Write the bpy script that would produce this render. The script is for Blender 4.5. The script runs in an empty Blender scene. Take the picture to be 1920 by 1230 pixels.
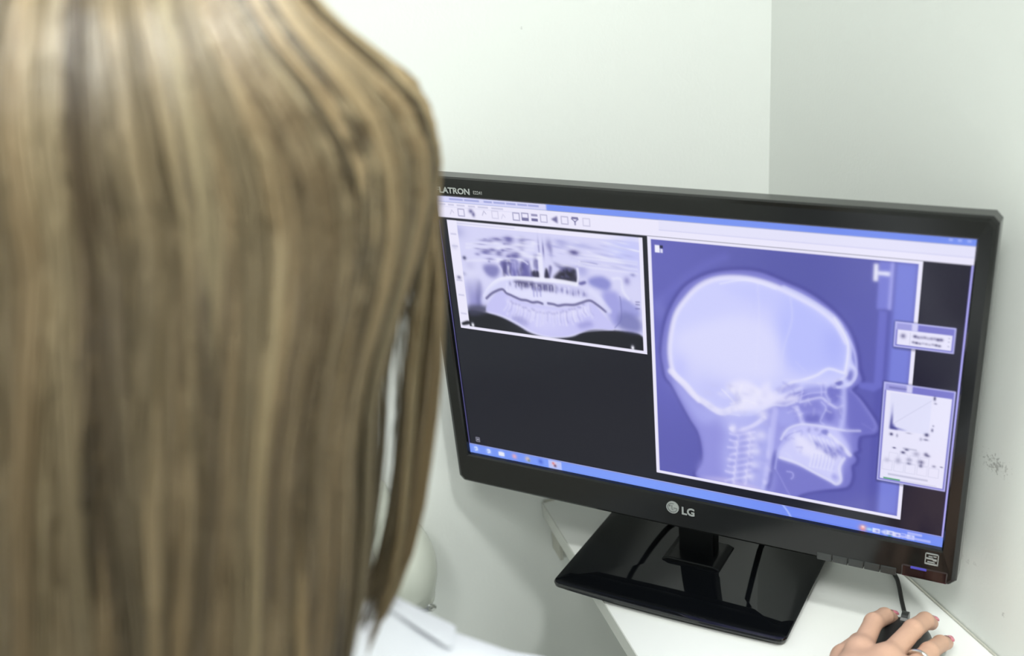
import bpy, bmesh, math, random
import numpy as np
from mathutils import Vector, Matrix

# ------------------------------------------------------------------ camera, light, exposure
SC = bpy.context.scene
COL = SC.collection
SHELF = 0.74                                   # height of the shelf top; corner of the room is x = 0, y = 0
def W(x, y, z): return Vector((x, y, z+SHELF))  # a point measured from the shelf top

cam_data = bpy.data.cameras.new('camera')
cam = bpy.data.objects.new('camera', cam_data); COL.objects.link(cam); SC.camera = cam
pan, pitch, roll = 0.3586, 0.4695, -0.0497
_f = Vector((math.sin(pan)*math.cos(pitch), math.cos(pan)*math.cos(pitch), -math.sin(pitch)))
_r0 = Vector((math.cos(pan), -math.sin(pan), 0)); _u0 = _r0.cross(_f)
_r = math.cos(roll)*_r0+math.sin(roll)*_u0; _u = -math.sin(roll)*_r0+math.cos(roll)*_u0
cam.matrix_world = Matrix(((_r.x, _u.x, -_f.x, -0.5252), (_r.y, _u.y, -_f.y, -0.9554), (_r.z, _u.z, -_f.z, 0.5931+SHELF), (0, 0, 0, 1)))
cam_data.sensor_width = 36; cam_data.lens = 35.08
cam_data.shift_x = -0.12135; cam_data.shift_y = 0.09154
cam_data.clip_start = 0.02
cam_data.dof.use_dof = True; cam_data.dof.focus_distance = 0.92; cam_data.dof.aperture_fstop = 4.2

world = bpy.data.worlds.new('world'); SC.world = world; world.use_nodes = True
world.node_tree.nodes['Background'].inputs[0].default_value = (0.75, 0.8, 0.78, 1)
world.node_tree.nodes['Background'].inputs[1].default_value = 0.25

LAMP_COLOR = (0.975, 1.0, 0.972)
SC.view_settings.view_transform = 'Standard'; SC.view_settings.look = 'None'
SC.view_settings.gamma = 1; SC.view_settings.use_curve_mapping = False
EXPOSURE = 0.07
SC.view_settings.exposure = EXPOSURE
SC.cycles.max_bounces = 7; SC.cycles.use_light_tree = False

# ------------------------------------------------------------------ helpers
def lin(c):
    return tuple((v/255/12.92 if v/255 <= .04045 else ((v/255+.055)/1.055)**2.4) for v in c)

def mat(name, color, rough=.5, spec=.5, metal=0., emit=None, estr=1., bump=None, trans=0., sss=0., coat=0., alpha=None):
    m = bpy.data.materials.new(name); m.use_nodes = True
    nt = m.node_tree; b = nt.nodes['Principled BSDF']
    b.inputs['Base Color'].default_value = (*color, 1); b.inputs['Roughness'].default_value = rough
    b.inputs['Specular IOR Level'].default_value = spec; b.inputs['Metallic'].default_value = metal
    b.inputs['Transmission Weight'].default_value = trans; b.inputs['Coat Weight'].default_value = coat
    if sss: b.inputs['Subsurface Weight'].default_value = sss; b.inputs['Subsurface Scale'].default_value = .01; b.inputs['Subsurface Radius'].default_value = (1, .35, .2)
    if alpha is not None: b.inputs['Alpha'].default_value = alpha
    if emit: b.inputs['Emission Color'].default_value = (*emit, 1); b.inputs['Emission Strength'].default_value = estr
    if bump:
        sc, st, di = bump
        tc = nt.nodes.new('ShaderNodeTexCoord'); n = nt.nodes.new('ShaderNodeTexNoise'); bp = nt.nodes.new('ShaderNodeBump')
        n.inputs['Scale'].default_value = sc; n.inputs['Detail'].default_value = 4
        bp.inputs['Strength'].default_value = st; bp.inputs['Distance'].default_value = di
        nt.links.new(tc.outputs['Object'], n.inputs['Vector']); nt.links.new(n.outputs[0], bp.inputs['Height']); nt.links.new(bp.outputs[0], b.inputs['Normal'])
    return m

def tag(o, label=None, cat=None, group=None, kind=None):
    if label: o['label'] = label
    if cat: o['category'] = cat
    if group: o['group'] = group
    if kind: o['kind'] = kind
    return o

def empty(name, loc, rz=0):
    o = bpy.data.objects.new(name, None); COL.objects.link(o); o.location = loc; o.rotation_euler.z = rz
    o.empty_display_size = .05
    return o

def obj(name, verts, faces, material, parent=None, smooth=False):
    me = bpy.data.meshes.new(name)
    me.from_pydata([tuple(v) for v in verts], [], [tuple(f) for f in faces]); me.update()
    if smooth: me.polygons.foreach_set('use_smooth', [True]*len(me.polygons))
    return link(name, me, material, parent)

def link(name, me, material, parent=None):
    o = bpy.data.objects.new(name, me); COL.objects.link(o)
    if material: me.materials.append(material)
    if parent: o.parent = parent
    return o

def bm_obj(name, bm, material, parent=None, smooth=False, bevel=0, seg=2):
    if bevel: bmesh.ops.bevel(bm, geom=[e for e in bm.edges], offset=bevel, segments=seg, affect='EDGES', profile=.5)
    bmesh.ops.recalc_face_normals(bm, faces=bm.faces)
    me = bpy.data.meshes.new(name); bm.to_mesh(me); bm.free()
    if smooth: me.polygons.foreach_set('use_smooth', [True]*len(me.polygons))
    return link(name, me, material, parent)

def box_bm(x0, x1, y0, y1, z0, z1, bm=None):
    bm = bm or bmesh.new()
    v = [bm.verts.new((x, y, z)) for x in (x0, x1) for y in (y0, y1) for z in (z0, z1)]
    for f in ((0, 1, 3, 2), (4, 6, 7, 5), (0, 4, 5, 1), (2, 3, 7, 6), (0, 2, 6, 4), (1, 5, 7, 3)): bm.faces.new([v[i] for i in f])
    return bm

def box(name, x0, x1, y0, y1, z0, z1, material, parent=None, bevel=0, seg=2):
    return bm_obj(name, box_bm(x0, x1, y0, y1, z0, z1), material, parent, bevel=bevel, seg=seg)

def catmull(p, n=8):
    p = [Vector(q) for q in p]; out = []
    for i in range(len(p)-1):
        a, b, c, d = p[max(i-1, 0)], p[i], p[i+1], p[min(i+2, len(p)-1)]
        for j in range(n):
            t = j/n
            out.append(.5*((2*b)+(-a+c)*t+(2*a-5*b+4*c-d)*t*t+(-a+3*b-3*c+d)*t**3))
    out.append(p[-1]); return out

def tube(name, path, radius, material, parent=None, sides=10, n=8):
    p = catmull(path, n) if n else [Vector(q) for q in path]; V = []; F = []
    up = Vector((0, 0, 1)); prev = None
    for i, q in enumerate(p):
        t = (p[min(i+1, len(p)-1)]-p[max(i-1, 0)]).normalized()
        if prev is None: a = t.cross(up); a = a if a.length > .05 else t.cross(Vector((1, 0, 0)))
        else: a = prev-t*prev.dot(t)
        a.normalize(); prev = a; b = t.cross(a)
        r = radius(i/(len(p)-1)) if callable(radius) else radius
        V += [q+(a*math.cos(2*math.pi*k/sides)+b*math.sin(2*math.pi*k/sides))*r for k in range(sides)]
    for i in range(len(p)-1):
        for k in range(sides): F.append((i*sides+k, i*sides+(k+1) % sides, (i+1)*sides+(k+1) % sides, (i+1)*sides+k))
    F.append(tuple(range(sides-1, -1, -1))); F.append(tuple((len(p)-1)*sides+k for k in range(sides)))
    return obj(name, V, F, material, parent, smooth=True)

def lettering(name, text, size, loc, material, parent, depth=.0002, bold=0., sx=1., align='LEFT'):
    cu = bpy.data.curves.new(name, 'FONT'); cu.body = text; cu.size = size; cu.extrude = depth; cu.offset = bold; cu.align_x = align
    cu.resolution_u = 3
    t = bpy.data.objects.new(name, cu); COL.objects.link(t)
    me = bpy.data.meshes.new_from_object(t.evaluated_get(bpy.context.evaluated_depsgraph_get()))
    bpy.data.objects.remove(t); bpy.data.curves.remove(cu)
    n = len(me.vertices); c = np.empty(n*3, np.float32); me.vertices.foreach_get('co', c); c = c.reshape(-1, 3)
    c = np.stack([c[:, 0]*sx+loc[0], -c[:, 2]+loc[1], c[:, 1]+loc[2]], 1)      # text plane -> local x/z, facing -y
    me.vertices.foreach_set('co', c.ravel()); me.update(); me.materials.clear()
    return link(name, me, material, parent)

# signed distance shapes -> one closed skin (surface nets)
def grid(lo, hi, h):
    ax = [np.arange(lo[i], hi[i]+h, h, dtype=np.float32) for i in range(3)]
    return np.stack(np.meshgrid(*ax, indexing='ij'), -1)
def sd_cone(P, a, b, ra, rb):
    a = np.array(a, np.float32); b = np.array(b, np.float32); v = b-a
    t = np.clip(((P-a)@v)/(v@v+1e-9), 0, 1)
    return np.linalg.norm(P-a-t[..., None]*v, axis=-1)-(ra+(rb-ra)*t)
def sd_chain(P, pts, rad):
    d = None
    for i in range(len(pts)-1):
        e = sd_cone(P, pts[i], pts[i+1], rad[i], rad[i+1]); d = e if d is None else smin(d, e, .0025)
    return d
def sd_ell(P, c, r, M=None):
    q = P-np.array(c, np.float32)
    if M is not None: q = q@np.array(M, np.float32).T
    r = np.array(r, np.float32); k = np.linalg.norm(q/r, axis=-1); k2 = np.linalg.norm(q/(r*r), axis=-1)
    return k*(k-1)/np.maximum(k2, 1e-6)
def smin(a, b, k):
    h = np.clip(.5+.5*(b-a)/k, 0, 1); return b*(1-h)+a*h-k*h*(1-h)
def smax(a, b, k): return -smin(-a, -b, k)

def surface_nets(D, lo, h):
    s = D < 0; n = np.array(D.shape)-1
    cnt = np.zeros(n, np.int8)
    for i in (0, 1):
        for j in (0, 1):
            for k in (0, 1): cnt += s[i:n[0]+i, j:n[1]+j, k:n[2]+k]
    act = (cnt > 0) & (cnt < 8); idx = np.argwhere(act)
    ids = -np.ones(n, np.int64); ids[act] = np.arange(len(idx))
    acc = np.zeros((len(idx), 3)); num = np.zeros(len(idx))
    C = [(i, j, k) for i in (0, 1) for j in (0, 1) for k in (0, 1)]
    for a in C:
        for ax in range(3):
            if a[ax]: continue
            b = list(a); b[ax] = 1
            da = D[idx[:, 0]+a[0], idx[:, 1]+a[1], idx[:, 2]+a[2]]; db = D[idx[:, 0]+b[0], idx[:, 1]+b[1], idx[:, 2]+b[2]]
            c = (da < 0) != (db < 0); t = np.where(c, da/np.where(c, da-db, 1), 0)
            p = np.array(a)[None, :]+np.zeros((len(idx), 3)); p[:, ax] += t
            acc += p*c[:, None]; num += c
    V = (idx+acc/num[:, None])*h+np.array(lo)
    F = []
    for ax in range(3):
        o = [i for i in range(3) if i != ax]
        sl = [slice(None)]*3; sl2 = [slice(None)]*3; sl[ax] = slice(0, -1); sl2[ax] = slice(1, None)
        ch = s[tuple(sl)] != s[tuple(sl2)]
        e = np.argwhere(ch); e = e[(e[:, o[0]] > 0) & (e[:, o[1]] > 0) & (e[:, o[0]] < n[o[0]]) & (e[:, o[1]] < n[o[1]])]
        q = []
        for (u, v) in ((0, 0), (1, 0), (1, 1), (0, 1)):
            g = e.copy(); g[:, o[0]] -= u; g[:, o[1]] -= v; q.append(ids[g[:, 0], g[:, 1], g[:, 2]])
        q = np.stack(q, 1); inside = s[e[:, 0], e[:, 1], e[:, 2]]
        flip = inside if ax != 1 else ~inside
        q[flip] = q[flip][:, ::-1]
        F.append(q)
    F = np.concatenate(F)
    return V, F[:, ::-1]

def np_mesh(name, V, F, smooth=True):
    me = bpy.data.meshes.new(name); V = np.asarray(V, np.float32); F = np.asarray(F, np.int32); k = F.shape[1]
    me.vertices.add(len(V)); me.vertices.foreach_set('co', V.ravel())
    me.loops.add(F.size); me.loops.foreach_set('vertex_index', F.ravel())
    me.polygons.add(len(F)); me.polygons.foreach_set('loop_start', np.arange(0, F.size, k, dtype=np.int32))
    me.update(calc_edges=True); me.validate()
    if smooth: me.polygons.foreach_set('use_smooth', np.ones(len(me.polygons), bool))
    return me

# ------------------------------------------------------------------ materials
M_floor = mat('pale_vinyl', (.45, .44, .41), .5, bump=(30, .1, .002))
M_ceil = mat('ceiling_paint', (.86, .87, .85), .9)
M_shelf = mat('white_laminate', (.84, .855, .83), .38, .4)
M_edge = mat('edge_band', (.62, .63, .59), .5)
M_caulk = mat('caulk', (.50, .50, .44), .7)
M_black = mat('glossy_black_plastic', (.006, .0066, .0062), .16, .42)
M_blackm = mat('satin_black_plastic', (.010, .0105, .0105), .38, .5)
M_mirror = mat('piano_black', (.003, .0035, .0045), .025, .62)
M_grey = mat('dark_grey_plastic', (.03, .033, .032), .35)
M_silver = mat('silver_print', (.42, .44, .43), .35, metal=.3)
M_dim = mat('dim_print', (.30, .31, .30), .45)
M_logo_dark = mat('logo_dark', (.12, .13, .125), .4)
M_red = mat('smoky_red_plastic', (.016, .006, .006), .12)
M_cable = mat('black_rubber', (.012, .012, .012), .45)
M_mouse = mat('mouse_plastic', (.016, .017, .018), .42)
M_skin = mat('skin', (.60, .37, .265), .5, .35, bump=(300, .25, .0008))
M_nail = mat('pink_nail', (.74, .20, .27), .25)
M_coat = mat('white_coat_cloth', (.70, .715, .77), .9, .2, bump=(900, .25, .0005))
M_trouser = mat('pale_trousers', (.55, .57, .62), .9)
M_shoe = mat('white_shoe', (.7, .7, .7), .5)
M_steel = mat('polished_steel', (.75, .76, .74), .12, metal=1)
M_cover = mat('milky_plastic', (.70, .73, .645), .2, .5, sss=.0)
M_eye = mat('eye_white', (.8, .8, .78), .15)
M_stool = mat('stool_vinyl', (.5, .52, .52), .5)

def wall_mat(name, marks):
    m = mat(name, (.80, .825, .795), .75, .3)
    nt = m.node_tree; b = nt.nodes['Principled BSDF']; L = nt.links
    tc = nt.nodes.new('ShaderNodeTexCoord')
    n = nt.nodes.new('ShaderNodeTexNoise'); n.inputs['Scale'].default_value = 260; n.inputs['Detail'].default_value = 3
    bp = nt.nodes.new('ShaderNodeBump'); bp.inputs['Strength'].default_value = .25; bp.inputs['Distance'].default_value = .0008
    L.new(tc.outputs['Object'], n.inputs['Vector']); L.new(n.outputs[0], bp.inputs['Height']); L.new(bp.outputs[0], b.inputs['Normal'])
    prev = None
    for (c, r, scale, thr, dark) in marks:                       # scuffs rubbed into the paint
        mp = nt.nodes.new('ShaderNodeMapping'); mp.vector_type = 'TEXTURE'
        mp.inputs['Location'].default_value = c; mp.inputs['Scale'].default_value = r
        ln = nt.nodes.new('ShaderNodeVectorMath'); ln.operation = 'LENGTH'
        L.new(tc.outputs['Object'], mp.inputs['Vector']); L.new(mp.outputs[0], ln.inputs[0])
        ns = nt.nodes.new('ShaderNodeTexNoise'); ns.inputs['Scale'].default_value = scale; ns.inputs['Detail'].default_value = 5; ns.inputs['Roughness'].default_value = .7
        L.new(tc.outputs['Object'], ns.inputs['Vector'])
        sb = nt.nodes.new('ShaderNodeMath'); sb.operation = 'MULTIPLY_ADD'; sb.inputs[1].default_value = -.22; L.new(ln.outputs['Value'], sb.inputs[0]); L.new(ns.outputs[0], sb.inputs[2])
        mr = nt.nodes.new('ShaderNodeMapRange'); mr.inputs['From Min'].default_value = thr; mr.inputs['From Max'].default_value = thr+.08
        mr.inputs['To Max'].default_value = dark; L.new(sb.outputs[0], mr.inputs['Value'])
        if prev:
            mx = nt.nodes.new('ShaderNodeMath'); mx.operation = 'MAXIMUM'; L.new(prev, mx.inputs[0]); L.new(mr.outputs[0], mx.inputs[1]); prev = mx.outputs[0]
        else: prev = mr.outputs[0]
    if prev:
        mix = nt.nodes.new('ShaderNodeMix'); mix.data_type = 'RGBA'; mix.inputs['A'].default_value = (.80, .825, .795, 1); mix.inputs['B'].default_value = (.26, .27, .25, 1)
        L.new(prev, mix.inputs['Factor']); L.new(mix.outputs['Result'], b.inputs['Base Color'])
    return m
M_wall = wall_mat('wall_paint', [])
M_wall_back = wall_mat('wall_paint_back', [((-.262, 0, .505+SHELF), (.004, .1, .004), 300, .42, .35)])
M_wall_right = wall_mat('wall_paint_scuffed', [((0, -.392, .176+SHELF), (.1, .021, .012), 300, .40, .62), ((0, -.425, .045+SHELF), (.1, .003, .003), 200, .36, .4), ((0, -.365, .07+SHELF), (.1, .03, .01), 220, .44, .2)])

# ------------------------------------------------------------------ the room
RX, RY, RZ = -2.5, -3.1, 2.6
def struct(name, *a, material=None):
    return tag(box(name, *a, material), kind='structure')
struct('floor', RX-.1, .1, RY-.1, .1, -.1, 0, material=M_floor)
struct('ceiling', RX-.1, .1, RY-.1, .1, RZ, RZ+.1, material=M_ceil)
struct('wall_back', RX-.1, .1, 0, .1, 0, RZ, material=M_wall_back)
struct('wall_right', 0, .1, RY, 0, 0, RZ, material=M_wall_right)
struct('wall_left', RX-.1, RX, RY, 0, 0, RZ, material=M_wall)
struct('wall_front', RX-.1, .1, RY-.1, RY, 0, RZ, material=M_wall)

def ceiling_light(x, y, sx, sy, strength, label):
    t = empty('ceiling_light', (x, y, RZ))
    tag(t, label, 'ceiling light', 'ceiling light panels')
    bm = box_bm(-sx/2-.03, sx/2+.03, -sy/2-.03, -sy/2, -.045, 0)
    box_bm(-sx/2-.03, sx/2+.03, sy/2, sy/2+.03, -.045, 0, bm); box_bm(-sx/2-.03, -sx/2, -sy/2, sy/2, -.045, 0, bm); box_bm(sx/2, sx/2+.03, -sy/2, sy/2, -.045, 0, bm)
    bm_obj('frame', bm, M_shoe, t)
    m = mat('lamp_diffuser', (.8, .8, .8), .6, emit=LAMP_COLOR, estr=strength)
    obj('diffuser', [(-sx/2, -sy/2, -.03), (sx/2, -sy/2, -.03), (sx/2, sy/2, -.03), (-sx/2, sy/2, -.03)], [(3, 2, 1, 0)], m, t)
ceiling_light(-.15, -1.28, .14, .20, 205., 'small ceiling light panel beside the right wall')
ceiling_light(-1.05, -1.45, .6, .6, 29.5, 'square ceiling light panel in the middle of the room')

# ------------------------------------------------------------------ shelf
shelf = empty('wall_shelf', W(0, 0, 0))
tag(shelf, 'white laminate shelf along the right wall, carrying the monitor and mouse', 'shelf')
SW = .2876
box('board', -SW+.0012, -.0008, -1.35, -.0008, -.019, 0, M_shelf, shelf)
box('edge_band', -SW, -SW+.0012, -1.35, -.0008, -.019, 0, M_edge, shelf)
bm = box_bm(-SW+.012, -.001, -.024, -.0008, -.066, -.0195)
bm_obj('support_cleat', bm, M_edge, shelf, bevel=.001)
box('end_plate', -SW+.008, -SW+.0118, -.030, -.0008, -.064, -.0195, M_caulk, shelf)
tube('caulk_bead', [(-SW+.002, -.0015, .0005), (-SW/2, -.0015, .0006), (-.003, -.0015, .0005)], .0016, M_caulk, shelf, 6, 2)
tube('caulk_bead', [(-.0015, -.003, .0005), (-.0015, -.6, .0006), (-.0015, -1.34, .0005)], .0013, M_caulk, shelf, 6, 2)

# ------------------------------------------------------------------ monitor (local: x right, y back, z up)
YAW = 0.8221
mon = empty('computer_monitor', W(-.205, -.2149, 0), -YAW)
tag(mon, 'black widescreen computer monitor showing skull and dental x-rays on white shelf', 'monitor')
CZ = .2389; HW, TOP, BOT = .2535, .1525, .1675
SWD, SHT = .2383, .134
# bezel: matched loops, bottom edge sagging toward the middle
nb = 24
def loop(hw, top, bot, sag, y, r=0):
    o = [(-hw+r, y, CZ+top), (hw-r, y, CZ+top), (hw, y, CZ+top-r), (hw, y, CZ-bot+r)]
    o += [(hw-r-(2*hw-2*r)*i/nb, y, CZ-bot-sag*(1-(2*i/nb-1)**2)) for i in range(nb+1)]
    o += [(-hw, y, CZ-bot+r), (-hw, y, CZ+top-r)]
    return o
loops = [loop(SWD, SHT, SHT, 0, .0005), loop(SWD+.0006, SHT+.0006, SHT+.0006, 0, -.0035, .0003), loop(SWD+.002, SHT+.002, SHT+.002, 0, -.0052, .0005),
         loop(HW-.004, TOP-.004, BOT-.003, .0012, -.0058, .004), loop(HW-.0012, TOP-.0012, BOT-.001, .0012, -.0048, .005), loop(HW, TOP, BOT, .0012, -.0025, .005),
         loop(HW, TOP, BOT, .0012, .014, .005), loop(HW-.004, TOP-.002, BOT-.003, .0012, .020, .006)]
V = sum(loops, []); m = len(loops[0]); F = []
for i in range(len(loops)-1):
    for k in range(m): F.append((i*m+k, i*m+(k+1) % m, (i+1)*m+(k+1) % m, (i+1)*m+k))
bez = obj('bezel', V, F, M_black, mon)
# back housing
bl = [loop(HW-.004, TOP-.002, BOT-.003, .0012, .020, .006), loop(HW-.012, TOP-.008, BOT-.008, .004, .030, .01), loop(.20, .115, .125, 0, .047, .02), loop(.15, .08, .10, 0, .056, .02)]
V = sum(bl, []); F = []
for i in range(len(bl)-1):
    for k in range(m): F.append((i*m+k, i*m+(k+1) % m, (i+1)*m+(k+1) % m, (i+1)*m+k))
F.append(tuple((len(bl)-1)*m+k for k in range(m)))
obj('back_housing', V, F, M_blackm, mon)

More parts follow.
